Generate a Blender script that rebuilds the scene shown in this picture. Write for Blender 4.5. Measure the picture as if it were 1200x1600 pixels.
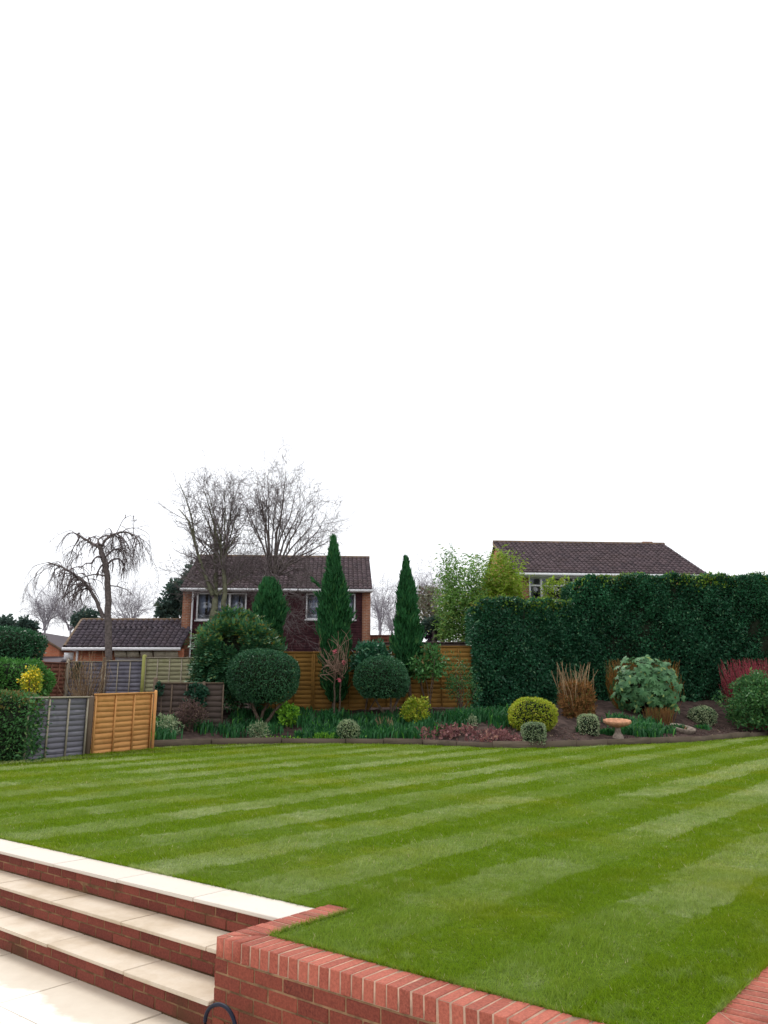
import bpy, bmesh, math, random
import numpy as np
from mathutils import Matrix, Vector

random.seed(5)
rng = np.random.default_rng(11)
scene = bpy.context.scene
for o in list(bpy.data.objects):
    bpy.data.objects.remove(o, do_unlink=True)
C = scene.collection

# ------------------------------------------------------------------ camera
FPX, PITCH, EYE = 1244.0, math.atan(292 / 1244.0), 1.35
cd = bpy.data.cameras.new("camera")
cd.sensor_fit = 'VERTICAL'; cd.sensor_height = 36.0; cd.lens = FPX / 1600 * 36
cd.clip_start = 0.05; cd.clip_end = 2000
cam = bpy.data.objects.new("camera", cd); C.objects.link(cam)
cam.location = (0, 0, EYE); cam.rotation_euler = (math.pi / 2 + PITCH, 0, 0)
scene.camera = cam

# ------------------------------------------------------------------ light
SUN_EL, SUN_AZ = math.radians(52), math.radians(-28)     # azimuth from +Y towards +X
world = bpy.data.worlds.new("World"); scene.world = world; world.use_nodes = True
wn = world.node_tree.nodes; wl = world.node_tree.links
wbg = wn["Background"]; wbg.inputs[1].default_value = 0.1
sky = wn.new("ShaderNodeTexSky"); sky.sky_type = 'NISHITA'; sky.sun_disc = False
sky.sun_elevation = SUN_EL; sky.sun_rotation = SUN_AZ
wmix = wn.new("ShaderNodeMix"); wmix.data_type = 'RGBA'
wmix.inputs[0].default_value = 0.9
wmix.inputs[7].default_value = (11.2, 11.3, 11.6, 1)          # even bright cloud layer
wl.new(sky.outputs[0], wmix.inputs[6]); wl.new(wmix.outputs[2], wbg.inputs[0])
sd = bpy.data.lights.new("sun", 'SUN'); sd.energy = 1.5; sd.angle = math.radians(24); sd.color = (1, .96, .9)
sun = bpy.data.objects.new("sun", sd); C.objects.link(sun)
sdir = Vector((math.sin(SUN_AZ) * math.cos(SUN_EL), math.cos(SUN_AZ) * math.cos(SUN_EL), math.sin(SUN_EL)))
sun.rotation_euler = (-sdir).to_track_quat('-Z', 'Y').to_euler(); sun.location = (0, 0, 30)
scene.view_settings.view_transform = 'Standard'; scene.view_settings.look = 'None'
scene.view_settings.exposure = 0.27; scene.view_settings.gamma = 1.0
scene.view_settings.use_curve_mapping = False
scene.render.engine = 'CYCLES'

# ------------------------------------------------------------------ geometry of the place
cP, sP = math.cos(PITCH), math.sin(PITCH)
def W(px, py, Y):
    """point on the vertical plane at distance Y seen at photo pixel px,py"""
    dx, dy = (px - 600) / FPX, (800 - py) / FPX
    t = Y / (cP - dy * sP)
    return np.array([dx * t, Y, EYE + (sP + dy * cP) * t])
def smooth(t):
    t = np.clip(t, 0, 1); return t * t * (3 - 2 * t)
def lawn_z(y):
    return np.clip((np.asarray(y, float) - 10) * 0.0125, 0, .26)
def lawn_hit(px, py):
    lo, hi = 2.0, 60.0
    for _ in range(50):
        m = (lo + hi) / 2
        if W(px, py, m)[2] > lawn_z(m): lo = m
        else: hi = m
    return W(px, py, lo)
EDGE = [lawn_hit(*q)[:2] for q in ((232, 1168), (330, 1164), (440, 1162), (540, 1162), (660, 1164), (770, 1169), (850, 1169), (950, 1165), (1080, 1160), (1200, 1150))]
FENCE_L = [np.array(q) for q in ((-8.75, 17.3), (-7.95, 19.0), (-7.30, 20.55))]
EDGE_ALL = [np.array((-13., 6.)), np.array((-10., 14.))] + FENCE_L + EDGE + [np.array((22., 33.))]
EX = np.array([e[0] for e in EDGE_ALL]); EY = np.array([e[1] for e in EDGE_ALL])
def y_edge(x): return np.interp(x, EX, EY)
def terrain(x, y):
    d = np.asarray(y, float) - y_edge(x)
    return lawn_z(y) + .10 + .72 * smooth(d / 4.5) + .5 * smooth((np.asarray(y, float) - 27) / 8)
def bed_hit(px, py):
    lo, hi = 15.0, 60.0
    for _ in range(50):
        m = (lo + hi) / 2; w = W(px, py, m)
        g = terrain(w[0], m) if m > y_edge(w[0]) else lawn_z(m)
        if w[2] > g: lo = m
        else: hi = m
    return W(px, py, lo)
U = np.array([.778, -.628, 0]); NN = np.array([.628, .778, 0])
def UN(u, n, z=0.0): return U * u + NN * n + np.array([0, 0, z])

# ------------------------------------------------------------------ helpers: meshes
def mesh_np(name, V, F, rnd=None, smooth_shade=False):
    """F : list of index arrays, each (n,3) or (n,4)"""
    me = bpy.data.meshes.new(name)
    V = np.asarray(V, np.float32)
    if not isinstance(F, list): F = [F]
    F = [np.asarray(f, np.int32) for f in F if len(f)]
    loops = np.concatenate([f.ravel() for f in F])
    tot = np.concatenate([np.full(len(f), f.shape[1], np.int32) for f in F])
    start = np.concatenate([[0], np.cumsum(tot)[:-1]]).astype(np.int32)
    me.vertices.add(len(V)); me.vertices.foreach_set("co", V.ravel())
    me.loops.add(len(loops)); me.loops.foreach_set("vertex_index", loops)
    me.polygons.add(len(tot)); me.polygons.foreach_set("loop_start", start)
    me.polygons.foreach_set("loop_total", tot)
    if smooth_shade: me.polygons.foreach_set("use_smooth", np.ones(len(tot), bool))
    me.update(calc_edges=True)
    if rnd is not None:
        a = me.attributes.new("rnd", 'FLOAT', 'FACE'); a.data.foreach_set("value", np.asarray(rnd, np.float32))
    return me

class MB:
    def __init__(s): s.V = []; s.F3 = []; s.F4 = []; s.n = 0
    def add(s, V, F):
        V = np.asarray(V, float); F = np.asarray(F, int)
        (s.F3 if F.shape[1] == 3 else s.F4).append(F + s.n); s.V.append(V); s.n += len(V)
    def hexa(s, c):          # 8 corners: bottom 4 ccw, top 4 ccw
        s.add(c, [(0, 3, 2, 1), (4, 5, 6, 7), (0, 1, 5, 4), (1, 2, 6, 5), (2, 3, 7, 6), (3, 0, 4, 7)])
    def box(s, lo, hi, fr=None):
        x0, y0, z0 = lo; x1, y1, z1 = hi
        c = np.array([(x0, y0, z0), (x1, y0, z0), (x1, y1, z0), (x0, y1, z0), (x0, y0, z1), (x1, y0, z1), (x1, y1, z1), (x0, y1, z1)], float)
        s.hexa(c if fr is None else fr(c))
    def prism(s, poly, z0, z1):   # poly: list of xy ccw (world)
        n = len(poly); b = [(p[0], p[1], z0) for p in poly]; t = [(p[0], p[1], z1) for p in poly]
        s.add(b + t, [(i, (i + 1) % n, n + (i + 1) % n, n + i) for i in range(n)])
        for i in range(1, n - 1):
            s.F3.append(np.array([(s.n - 2 * n, s.n - 2 * n + i + 1, s.n - 2 * n + i), (s.n - n, s.n - n + i, s.n - n + i + 1)]))
    def tube(s, P, R, k=5, cap=True):
        P = np.asarray(P, float); m = len(P); R = np.broadcast_to(R, (m,))
        T = np.gradient(P, axis=0); T /= np.linalg.norm(T, axis=1)[:, None] + 1e-9
        a = np.array([0, 0, 1.]) if abs(T[0][2]) < .9 else np.array([1., 0, 0])
        A = np.cross(T, a); A /= np.linalg.norm(A, axis=1)[:, None] + 1e-9; B = np.cross(T, A)
        th = np.arange(k) * 2 * np.pi / k
        V = P[:, None, :] + R[:, None, None] * (np.cos(th)[None, :, None] * A[:, None, :] + np.sin(th)[None, :, None] * B[:, None, :])
        F = []
        for i in range(m - 1):
            for j in range(k):
                F.append((i * k + j, i * k + (j + 1) % k, (i + 1) * k + (j + 1) % k, (i + 1) * k + j))
        s.add(V.reshape(-1, 3), F)
        if cap:
            e = s.n - k
            for j in range(1, k - 1): s.F3.append(np.array([(e, e + j, e + j + 1)]))
    def mesh(s, name, smooth_shade=False, rnd=False):
        F = [];
        if s.F3: F.append(np.concatenate(s.F3))
        if s.F4: F.append(np.concatenate(s.F4))
        return mesh_np(name, np.concatenate(s.V), F, rng.random(sum(len(f) for f in F)) if rnd else None, smooth_shade)

# ------------------------------------------------------------------ helpers: objects
def thing(name, label, cat, loc, group=None):
    o = bpy.data.objects.new(name, None); C.objects.link(o)
    o.location = [float(v) for v in loc]; o.empty_display_size = .1
    o['label'] = label; o['category'] = cat
    if group: o['group'] = group
    return o
def part(name, me, m, parent, label=None, kind=None, mat_basis=None):
    """mesh in world coordinates (or placed by mat_basis) under a thing or under another part"""
    o = bpy.data.objects.new(name, me); C.objects.link(o)
    if m is not None and not me.materials: me.materials.append(m)
    if parent is not None:
        o.parent = parent
        if parent.type == 'EMPTY': o.matrix_parent_inverse = Matrix.Translation(-Vector(parent.location))
        elif parent.location.length > 0: o.matrix_parent_inverse = parent.matrix_basis.inverted()
    if mat_basis is not None: o.matrix_basis = mat_basis
    if label: o['label'] = label
    if kind: o['kind'] = kind
    return o
def solo(name, me, m, label, cat, loc, group=None, kind=None):
    """a top-level mesh, verts given in world space, origin moved to loc"""
    me.transform(Matrix.Translation(-Vector([float(v) for v in loc])))
    o = bpy.data.objects.new(name, me); C.objects.link(o); me.materials.append(m)
    o.location = [float(v) for v in loc]; o['label'] = label; o['category'] = cat
    if group: o['group'] = group
    if kind: o['kind'] = kind
    return o
def struct(name, me, m):
    o = bpy.data.objects.new(name, me); C.objects.link(o); me.materials.append(m); o['kind'] = 'structure'
    return o

# ------------------------------------------------------------------ helpers: materials
class NT:
    def __init__(s, name):
        s.m = bpy.data.materials.new(name); s.m.use_nodes = True
        s.t = s.m.node_tree; s.n = s.t.nodes; s.b = s.n["Principled BSDF"]; s.out = s.n["Material Output"]
    def new(s, typ, **kw):
        k = s.n.new(typ)
        for a, v in kw.items(): setattr(k, a, v)
        return k
    def link(s, a, b): s.t.links.new(a, b)
    def math(s, op, a, b=None, clamp=False):
        k = s.new("ShaderNodeMath", operation=op); k.use_clamp = clamp
        for i, v in enumerate((a, b)):
            if v is None: continue
            if isinstance(v, (int, float)): k.inputs[i].default_value = v
            else: s.link(v, k.inputs[i])
        return k.outputs[0]
    def mix(s, f, a, b, blend='MIX'):
        k = s.new("ShaderNodeMix", data_type='RGBA', blend_type=blend)
        for i, v in ((0, f), (6, a), (7, b)):
            if isinstance(v, (int, float)): k.inputs[i].default_value = v
            elif isinstance(v, tuple): k.inputs[i].default_value = (*v[:3], 1)
            else: s.link(v, k.inputs[i])
        return k.outputs[2]
    def noise(s, vec, scale, detail=3, rough=.6):
        k = s.new("ShaderNodeTexNoise"); k.inputs["Scale"].default_value = scale
        k.inputs["Detail"].default_value = detail; k.inputs["Roughness"].default_value = rough
        if vec is not None: s.link(vec, k.inputs["Vector"])
        return k.outputs[0]
    def ramp(s, v, lo, hi):
        k = s.new("ShaderNodeMapRange"); k.interpolation_type = 'SMOOTHSTEP'
        s.link(v, k.inputs[0]); k.inputs[1].default_value = lo; k.inputs[2].default_value = hi
        return k.outputs[0]
    def pos(s): return s.new("ShaderNodeNewGeometry").outputs["Position"]
    def bump(s, h, strength, dist):
        k = s.new("ShaderNodeBump"); k.inputs["Strength"].default_value = strength; k.inputs["Distance"].default_value = dist
        s.link(h, k.inputs["Height"]); s.link(k.outputs[0], s.b.inputs["Normal"])

def plain(name, c, rough=.6, var=.15, scale=6., spec=.3, bump=0., metal=0.):
    k = NT(name); p = k.pos(); n = k.noise(p, scale, 5)
    dark = tuple(v * (1 - var) for v in c); lite = tuple(min(1, v * (1 + var)) for v in c)
    k.link(k.mix(k.ramp(n, .3, .7), dark, lite), k.b.inputs["Base Color"])
    k.b.inputs["Roughness"].default_value = rough; k.b.inputs["Specular IOR Level"].default_value = spec
    k.b.inputs["Metallic"].default_value = metal
    if bump: k.bump(k.noise(p, scale * 6, 4), bump, .01)
    return k.m
def perobj(name, c1, c2, rough=.8, scale=25., spec=.25, dirt=None, bump=.3, mottle=.25):
    """colour differs from piece to piece"""
    k = NT(name); p = k.pos(); r = k.new("ShaderNodeObjectInfo").outputs["Random"]
    col = k.mix(r, c1, c2)
    r2 = k.math('FRACT', k.math('MULTIPLY', r, 37.7)); col = k.mix(k.math('MULTIPLY', k.ramp(r2, .7, 1.), .55), col, tuple(v * .55 for v in c1))
    n = k.noise(p, scale, 6, .65)
    col = k.mix(mottle, col, k.mix(k.ramp(n, .3, .7), tuple(v * .45 for v in c1), tuple(min(1, v * 1.6) for v in c2)))
    if dirt:
        d = k.ramp(k.noise(p, 1.3, 4), .52, .72); col = k.mix(k.math('MULTIPLY', d, .75), col, dirt)
    k.link(col, k.b.inputs["Base Color"])
    k.b.inputs["Roughness"].default_value = rough; k.b.inputs["Specular IOR Level"].default_value = spec
    k.bump(k.noise(p, scale * 5, 4), bump, .004)
    return k.m
def leafmat(name, c1, c2, c3=None, p3=.93, rough=.45, spec=.22, trans=.25):
    g_ = 1.4; c1 = tuple(v * g_ for v in c1); c2 = tuple(v * g_ for v in c2); c3 = tuple(v * 1.15 for v in c3) if c3 else None
    k = NT(name)
    a = k.new("ShaderNodeAttribute"); a.attribute_name = "rnd"; r = a.outputs["Fac"]
    col = k.mix(r, c1, c2)
    n = k.noise(k.pos(), 1.6, 3); col = k.mix(k.math('MULTIPLY', k.ramp(n, .35, .7), .45), col, tuple(v * .55 for v in c1))
    big = k.noise(k.pos(), .55, 3); col = k.mix(k.math('MULTIPLY', k.ramp(big, .48, .68), .4), col, tuple(v * 1.5 for v in c2))
    if c3: col = k.mix(k.math('GREATER_THAN', r, p3), col, c3)
    k.link(col, k.b.inputs["Base Color"])
    k.b.inputs["Roughness"].default_value = rough; k.b.inputs["Specular IOR Level"].default_value = spec
    if trans:
        t = k.new("ShaderNodeBsdfTranslucent"); k.link(col, t.inputs[0])
        mx = k.new("ShaderNodeMixShader"); mx.inputs[0].default_value = trans
        k.link(k.b.outputs[0], mx.inputs[1]); k.link(t.outputs[0], mx.inputs[2]); k.link(mx.outputs[0], k.out.inputs[0])
    return k.m
def brickmat(name, c1, c2, mort, ax=(1, 0, 0)):
    k = NT(name); p = k.pos()
    d = k.new("ShaderNodeVectorMath", operation='DOT_PRODUCT'); k.link(p, d.inputs[0]); d.inputs[1].default_value = ax
    s = k.new("ShaderNodeSeparateXYZ"); k.link(p, s.inputs[0])
    c = k.new("ShaderNodeCombineXYZ"); k.link(d.outputs["Value"], c.inputs[0]); k.link(s.outputs[2], c.inputs[1])
    b = k.new("ShaderNodeTexBrick"); k.link(c.outputs[0], b.inputs["Vector"])
    b.inputs["Color1"].default_value = (*c1, 1); b.inputs["Color2"].default_value = (*c2, 1); b.inputs["Mortar"].default_value = (*mort, 1)
    b.inputs["Scale"].default_value = 1; b.inputs["Mortar Size"].default_value = .012; b.inputs["Brick Width"].default_value = .225; b.inputs["Row Height"].default_value = .075
    n = k.noise(p, 3, 5); col = k.mix(k.math('MULTIPLY', k.ramp(n, .35, .7), .45), b.outputs["Color"], tuple(v * .5 for v in c1))
    k.link(col, k.b.inputs["Base Color"]); k.b.inputs["Roughness"].default_value = .9
    return k.m

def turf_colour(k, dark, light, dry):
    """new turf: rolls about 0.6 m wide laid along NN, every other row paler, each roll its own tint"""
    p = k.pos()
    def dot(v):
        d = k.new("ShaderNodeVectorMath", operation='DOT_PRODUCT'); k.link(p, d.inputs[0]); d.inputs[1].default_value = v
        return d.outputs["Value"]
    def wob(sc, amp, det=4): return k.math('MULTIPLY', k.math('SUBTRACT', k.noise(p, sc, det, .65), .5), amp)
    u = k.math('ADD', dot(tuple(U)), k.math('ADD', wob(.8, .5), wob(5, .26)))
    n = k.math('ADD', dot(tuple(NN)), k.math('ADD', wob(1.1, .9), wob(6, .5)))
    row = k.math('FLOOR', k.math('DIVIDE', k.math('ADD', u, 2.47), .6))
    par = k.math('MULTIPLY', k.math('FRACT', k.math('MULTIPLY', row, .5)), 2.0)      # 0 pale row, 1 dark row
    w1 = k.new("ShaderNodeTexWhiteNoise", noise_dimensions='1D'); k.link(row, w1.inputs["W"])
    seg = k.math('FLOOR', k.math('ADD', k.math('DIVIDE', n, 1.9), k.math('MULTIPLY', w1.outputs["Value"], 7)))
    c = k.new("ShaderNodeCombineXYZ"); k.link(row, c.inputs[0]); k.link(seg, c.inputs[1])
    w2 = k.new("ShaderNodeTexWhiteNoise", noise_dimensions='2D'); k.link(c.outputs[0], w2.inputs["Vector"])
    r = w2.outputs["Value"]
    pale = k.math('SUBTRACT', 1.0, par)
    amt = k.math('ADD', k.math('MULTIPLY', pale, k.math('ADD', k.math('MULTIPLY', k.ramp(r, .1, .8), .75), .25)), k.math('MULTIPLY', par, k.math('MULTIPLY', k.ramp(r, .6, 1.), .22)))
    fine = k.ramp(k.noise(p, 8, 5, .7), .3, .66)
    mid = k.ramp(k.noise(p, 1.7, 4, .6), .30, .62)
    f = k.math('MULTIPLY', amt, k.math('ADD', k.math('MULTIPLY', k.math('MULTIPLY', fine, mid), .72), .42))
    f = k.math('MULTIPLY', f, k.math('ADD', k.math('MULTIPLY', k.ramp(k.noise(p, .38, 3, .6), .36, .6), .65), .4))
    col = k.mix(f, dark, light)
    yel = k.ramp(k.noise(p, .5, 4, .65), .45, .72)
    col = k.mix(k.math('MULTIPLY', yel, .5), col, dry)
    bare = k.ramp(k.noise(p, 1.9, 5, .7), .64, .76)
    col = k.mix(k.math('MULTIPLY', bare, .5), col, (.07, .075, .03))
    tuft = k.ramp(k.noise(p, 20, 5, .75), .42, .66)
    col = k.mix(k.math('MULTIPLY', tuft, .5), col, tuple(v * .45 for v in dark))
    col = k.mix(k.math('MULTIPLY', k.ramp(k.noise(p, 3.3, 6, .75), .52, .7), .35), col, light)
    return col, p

# ------------------------------------------------------------------ materials
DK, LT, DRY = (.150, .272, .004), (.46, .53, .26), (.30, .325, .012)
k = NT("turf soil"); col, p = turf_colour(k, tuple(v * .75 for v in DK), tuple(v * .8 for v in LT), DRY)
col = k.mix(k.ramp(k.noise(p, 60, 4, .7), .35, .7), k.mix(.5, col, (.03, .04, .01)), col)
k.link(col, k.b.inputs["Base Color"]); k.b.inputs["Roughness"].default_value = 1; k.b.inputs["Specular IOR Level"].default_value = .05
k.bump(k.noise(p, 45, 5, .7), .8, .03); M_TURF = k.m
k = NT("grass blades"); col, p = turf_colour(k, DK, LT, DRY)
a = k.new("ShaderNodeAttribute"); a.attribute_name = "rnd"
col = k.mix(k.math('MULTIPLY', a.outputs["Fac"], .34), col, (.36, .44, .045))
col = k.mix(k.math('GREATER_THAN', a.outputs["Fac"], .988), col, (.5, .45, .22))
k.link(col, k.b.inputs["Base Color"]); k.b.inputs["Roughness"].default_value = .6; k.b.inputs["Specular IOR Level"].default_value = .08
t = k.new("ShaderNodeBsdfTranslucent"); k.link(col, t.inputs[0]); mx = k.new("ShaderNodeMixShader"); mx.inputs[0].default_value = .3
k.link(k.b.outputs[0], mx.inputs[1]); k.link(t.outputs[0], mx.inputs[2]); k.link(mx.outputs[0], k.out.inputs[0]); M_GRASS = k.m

M_SOIL = plain("bed soil", (.062, .042, .036), 1, .5, 5, .1, .9)
M_EARTH = plain("earth", (.09, .09, .05), 1, .3, 2, .1)
M_SHADEDBRICK = perobj("shaded wall brick", (.140, .030, .020), (.255, .062, .036), dirt=(.075, .045, .012), mottle=.28, scale=80.)  # same brick as the coping, shade of the upright face put into the colour
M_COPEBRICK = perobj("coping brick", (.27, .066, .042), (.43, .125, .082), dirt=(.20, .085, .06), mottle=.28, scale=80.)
M_SHADEDRISER = perobj("shaded riser brick", (.125, .028, .020), (.22, .055, .036), dirt=(.07, .038, .014), mottle=.28, scale=80.)  # riser faces darkened in colour too, for the shade on them
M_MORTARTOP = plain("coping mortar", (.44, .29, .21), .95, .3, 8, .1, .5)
M_MORTAR = plain("mortar", (.20, .115, .062), .95, .45, 8, .1, .5)  # darkened to go with the shade coloured into the brick faces
# pale sandstone with damp staining
k = NT("sandstone"); p = k.pos(); r = k.new("ShaderNodeObjectInfo").outputs["Random"]
col = k.mix(r, (.50, .40, .29), (.64, .54, .42))
col = k.mix(k.math('MULTIPLY', k.ramp(k.noise(p, 7, 6, .7), .4, .7), .35), col, (.70, .62, .52))
col = k.mix(k.math('MULTIPLY', k.ramp(k.noise(p, 2.2, 6, .62), .40, .68), .6), col, (.40, .30, .19))
col = k.mix(k.math('MULTIPLY', k.ramp(k.noise(p, 45, 4), .45, .8), .2), col, (.40, .33, .24))
k.link(col, k.b.inputs["Base Color"]); k.b.inputs["Roughness"].default_value = .62; k.b.inputs["Specular IOR Level"].default_value = .35
k.bump(k.noise(p, 14, 5), .25, .006); M_STONE = k.m
k = NT("brightened coping stone"); p = k.pos(); r = k.new("ShaderNodeObjectInfo").outputs["Random"]
col = k.mix(r, (.60, .53, .45), (.74, .68, .60))  # paler than the treads: extra light on the top slab put into the colour
col = k.mix(k.math('MULTIPLY', k.ramp(k.noise(p, 1.6, 6, .62), .5, .75), .5), col, (.58, .48, .38))
col = k.mix(k.math('MULTIPLY', k.ramp(k.noise(p, 22, 4), .6, .75), .25), col, (.35, .28, .22))
k.link(col, k.b.inputs["Base Color"]); k.b.inputs["Roughness"].default_value = .55; k.bump(k.noise(p, 14, 5), .2, .006); M_LITCOPESTONE = k.m
k = NT("patio stone"); p = k.pos(); r = k.new("ShaderNodeObjectInfo").outputs["Random"]
d = k.new("ShaderNodeVectorMath", operation='DOT_PRODUCT'); k.link(p, d.inputs[0]); d.inputs[1].default_value = tuple(NN)
dm = k.ramp(k.math('ADD', d.outputs["Value"], k.math('MULTIPLY', k.math('SUBTRACT', k.noise(p, 2.6, 5), .5), .5)), 2.93, 3.02)
col = k.mix(r, (.80, .74, .66), (.86, .81, .74))
col = k.mix(dm, col, k.mix(k.noise(p, 5, 5), (.50, .42, .32), (.66, .58, .47)))
col = k.mix(k.math('MULTIPLY', k.ramp(k.noise(p, 30, 4), .5, .8), .15), col, (.45, .38, .28))
k.link(col, k.b.inputs["Base Color"]); k.b.inputs["Roughness"].default_value = .5
k.bump(k.noise(p, 14, 5), .2, .006); M_PATIO = k.m
M_GROUT = plain("grout", (.30, .26, .20), .95, .2, 8, .1)
M_HOSE = plain("hose rubber", (.006, .009, .024), .5, .1, 8, .25)

def woodmat(name, c1, c2, dirt):
    k = NT(name); p = k.pos(); r = k.new("ShaderNodeObjectInfo").outputs["Random"]
    v = k.new("ShaderNodeVectorMath", operation='MULTIPLY'); k.link(p, v.inputs[0]); v.inputs[1].default_value = (1.2, 1.2, 22)
    g = k.ramp(k.noise(v.outputs[0], 2.2, 5, .65), .3, .72)
    col = k.mix(g, k.mix(r, c1, c2), k.mix(r, tuple(x * 1.25 for x in c2), tuple(x * .8 for x in c1)))
    st = k.ramp(k.noise(p, 2.6, 5, .65), .48, .75); col = k.mix(k.math('MULTIPLY', st, .6), col, dirt)
    k.link(col, k.b.inputs["Base Color"]); k.b.inputs["Roughness"].default_value = .85; k.b.inputs["Specular IOR Level"].default_value = .15
    return k.m
M_ORANGE = woodmat("new orange timber", (.56, .265, .085), (.66, .34, .13), (.42, .16, .04))
M_AMBER = woodmat("amber fence timber", (.27, .140, .034), (.35, .185, .050), (.16, .095, .04))
M_AMBERTOP = woodmat("amber fence capping", (.44, .30, .10), (.48, .33, .12), (.25, .20, .08))
M_GREYWOOD = woodmat("weathered grey timber", (.145, .14, .175), (.235, .225, .26), (.075, .075, .115))
M_PALEWOOD = woodmat("pale weathered timber", (.33, .29, .22), (.40, .35, .27), (.20, .18, .13))
M_GREENWOOD = woodmat("algae tinged timber", (.30, .29, .17), (.36, .34, .21), (.20, .22, .08))
M_ALGAE = woodmat("algae green post", (.30, .30, .09), (.34, .34, .11), (.16, .18, .06))
M_BROWNWOOD = woodmat("red brown timber", (.20, .085, .055), (.26, .115, .08), (.12, .06, .045))
M_DARKWOOD = woodmat("dark aged timber", (.085, .062, .055), (.12, .09, .078), (.05, .04, .035))
M_POSTDARK = woodmat("dark brown post", (.12, .085, .06), (.15, .11, .08), (.07, .05, .04))
M_EDGEWOOD = woodmat("bed edging timber", (.10, .075, .055), (.15, .115, .085), (.06, .055, .035))

# ------------------------------------------------------------------ ground, lawn, patio
mb = MB(); mb.add([(-400, -60, -.75), (400, -60, -.75), (400, 700, -.75), (-400, 700, -.75)], [(0, 1, 2, 3)])
struct('ground', mb.mesh('ground'), M_EARTH)
xs = np.concatenate([[-160, -90, -60, -40, -30, -22], np.arange(-18, 22.01, .25), [26, 32, 40, 60, 90, 160]])
ds = np.concatenate([np.arange(0, 9, .2), np.arange(9, 24, 1.), [28, 40, 60, 90, 140, 220]])
X, D = np.meshgrid(xs, ds, indexing='ij'); Y = y_edge(X) + .03 + D
Z = terrain(X, Y) + np.where(D < 8, .025 * np.sin(X * 5.1 + np.sin(Y * 3)) * np.sin(Y * 4.3 + X), 0) + rng.normal(0, .012, X.shape)
V = np.stack([X, Y, Z], -1).reshape(-1, 3); nx, ny = X.shape
idx = np.arange(nx * ny).reshape(nx, ny)
F = np.stack([idx[:-1, :-1], idx[1:, :-1], idx[1:, 1:], idx[:-1, 1:]], -1).reshape(-1, 4)
struct('planting_bed', mesh_np('planting_bed', V, F), M_SOIL)

# lawn sheet in (u,n) strips reaching to the bed edge
NB = 4.175          # back of stone coping
def lawn_ok(P):
    u = P[:, 0] * U[0] + P[:, 1] * U[1]; n = P[:, 0] * NN[0] + P[:, 1] * NN[1]
    ok = (u < -1.318) & (P[:, 1] < y_edge(P[:, 0]) - .02)
    ok &= np.where(u < -3.945, n > NB, np.where(u < -3.735, n > 4.31, n > 3.552))
    return ok
us = np.concatenate([np.arange(-26, -3.945, .35), [-3.945]]); 
def lawn_strip(mb, u0, u1, n0):
    k_ = max(1, int((u1 - u0) / .35)); uu = np.linspace(u0, u1, k_ + 1)
    tops = []
    for u in uu:
        lo, hi = n0, 60
        for _ in range(40):
            m = (lo + hi) / 2; q = UN(u, m)
            if q[1] < y_edge(q[0]) + .1 and q[0] > -13: lo = m
            else: hi = m
        tops.append(max(lo, n0 + .01))
    S = np.linspace(0, 1, 41) ** 1.4
    G = np.array([[UN(u, n0 + (tp - n0) * s_) for s_ in S] for u, tp in zip(uu, tops)])
    G[..., 2] = lawn_z(G[..., 1]); a_, b_ = G.shape[:2]; i_ = np.arange(a_ * b_).reshape(a_, b_)
    mb.add(G.reshape(-1, 3), np.stack([i_[:-1, :-1], i_[1:, :-1], i_[1:, 1:], i_[:-1, 1:]], -1).reshape(-1, 4))
mb = MB()
lawn_strip(mb, -16, -3.945, NB); lawn_strip(mb, -3.945, -3.735, 4.31); lawn_strip(mb, -3.735, -1.318, 3.552)
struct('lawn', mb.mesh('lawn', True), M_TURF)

def grass(name, label, y0, y1, dens, h, w):
    area_w = lambda y: .64 * y + 1.0
    N = int(dens * (y1 - y0) * (area_w(y0) + area_w(y1)))
    y = np.sqrt(rng.uniform(y0 ** 2, y1 ** 2, N)); x = rng.uniform(-1, 1, N) * area_w(y)
    P = np.stack([x, y, np.zeros(N)], 1); P = P[lawn_ok(P)]; P[:, 2] = lawn_z(P[:, 1]) - .002; N = len(P)
    u = P @ U; st = np.sin((u + 2.47) * 2 * np.pi / 1.2)
    lean = np.stack([rng.normal(0, .55, N), rng.normal(0, .55, N), np.ones(N)], 1) + NN[None] * (st * .35)[:, None]
    clump = .75 + .35 * np.sin(P[:, 0] * 7.3 + np.sin(P[:, 1] * 5)) * np.sin(P[:, 1] * 6.1 + P[:, 0] * 2)
    hh = h * rng.uniform(.35, 1.3, N) ** 1.2 * clump; th = rng.uniform(0, np.pi, N)
    s_ = np.stack([np.cos(th), np.sin(th), np.zeros(N)], 1) * (w * rng.uniform(.6, 1.3, N))[:, None] * .5
    V = np.stack([P - s_, P + s_, P + lean * hh[:, None]], 1).reshape(-1, 3)
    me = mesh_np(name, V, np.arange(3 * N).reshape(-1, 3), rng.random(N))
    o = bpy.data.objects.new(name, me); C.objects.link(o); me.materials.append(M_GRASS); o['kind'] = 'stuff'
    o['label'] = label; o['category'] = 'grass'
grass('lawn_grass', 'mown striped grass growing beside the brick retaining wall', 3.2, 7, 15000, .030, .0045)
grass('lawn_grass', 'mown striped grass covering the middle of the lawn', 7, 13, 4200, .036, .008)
grass('lawn_grass', 'mown striped grass running up to the planting bed', 13, 33, 1300, .042, .016)
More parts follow.
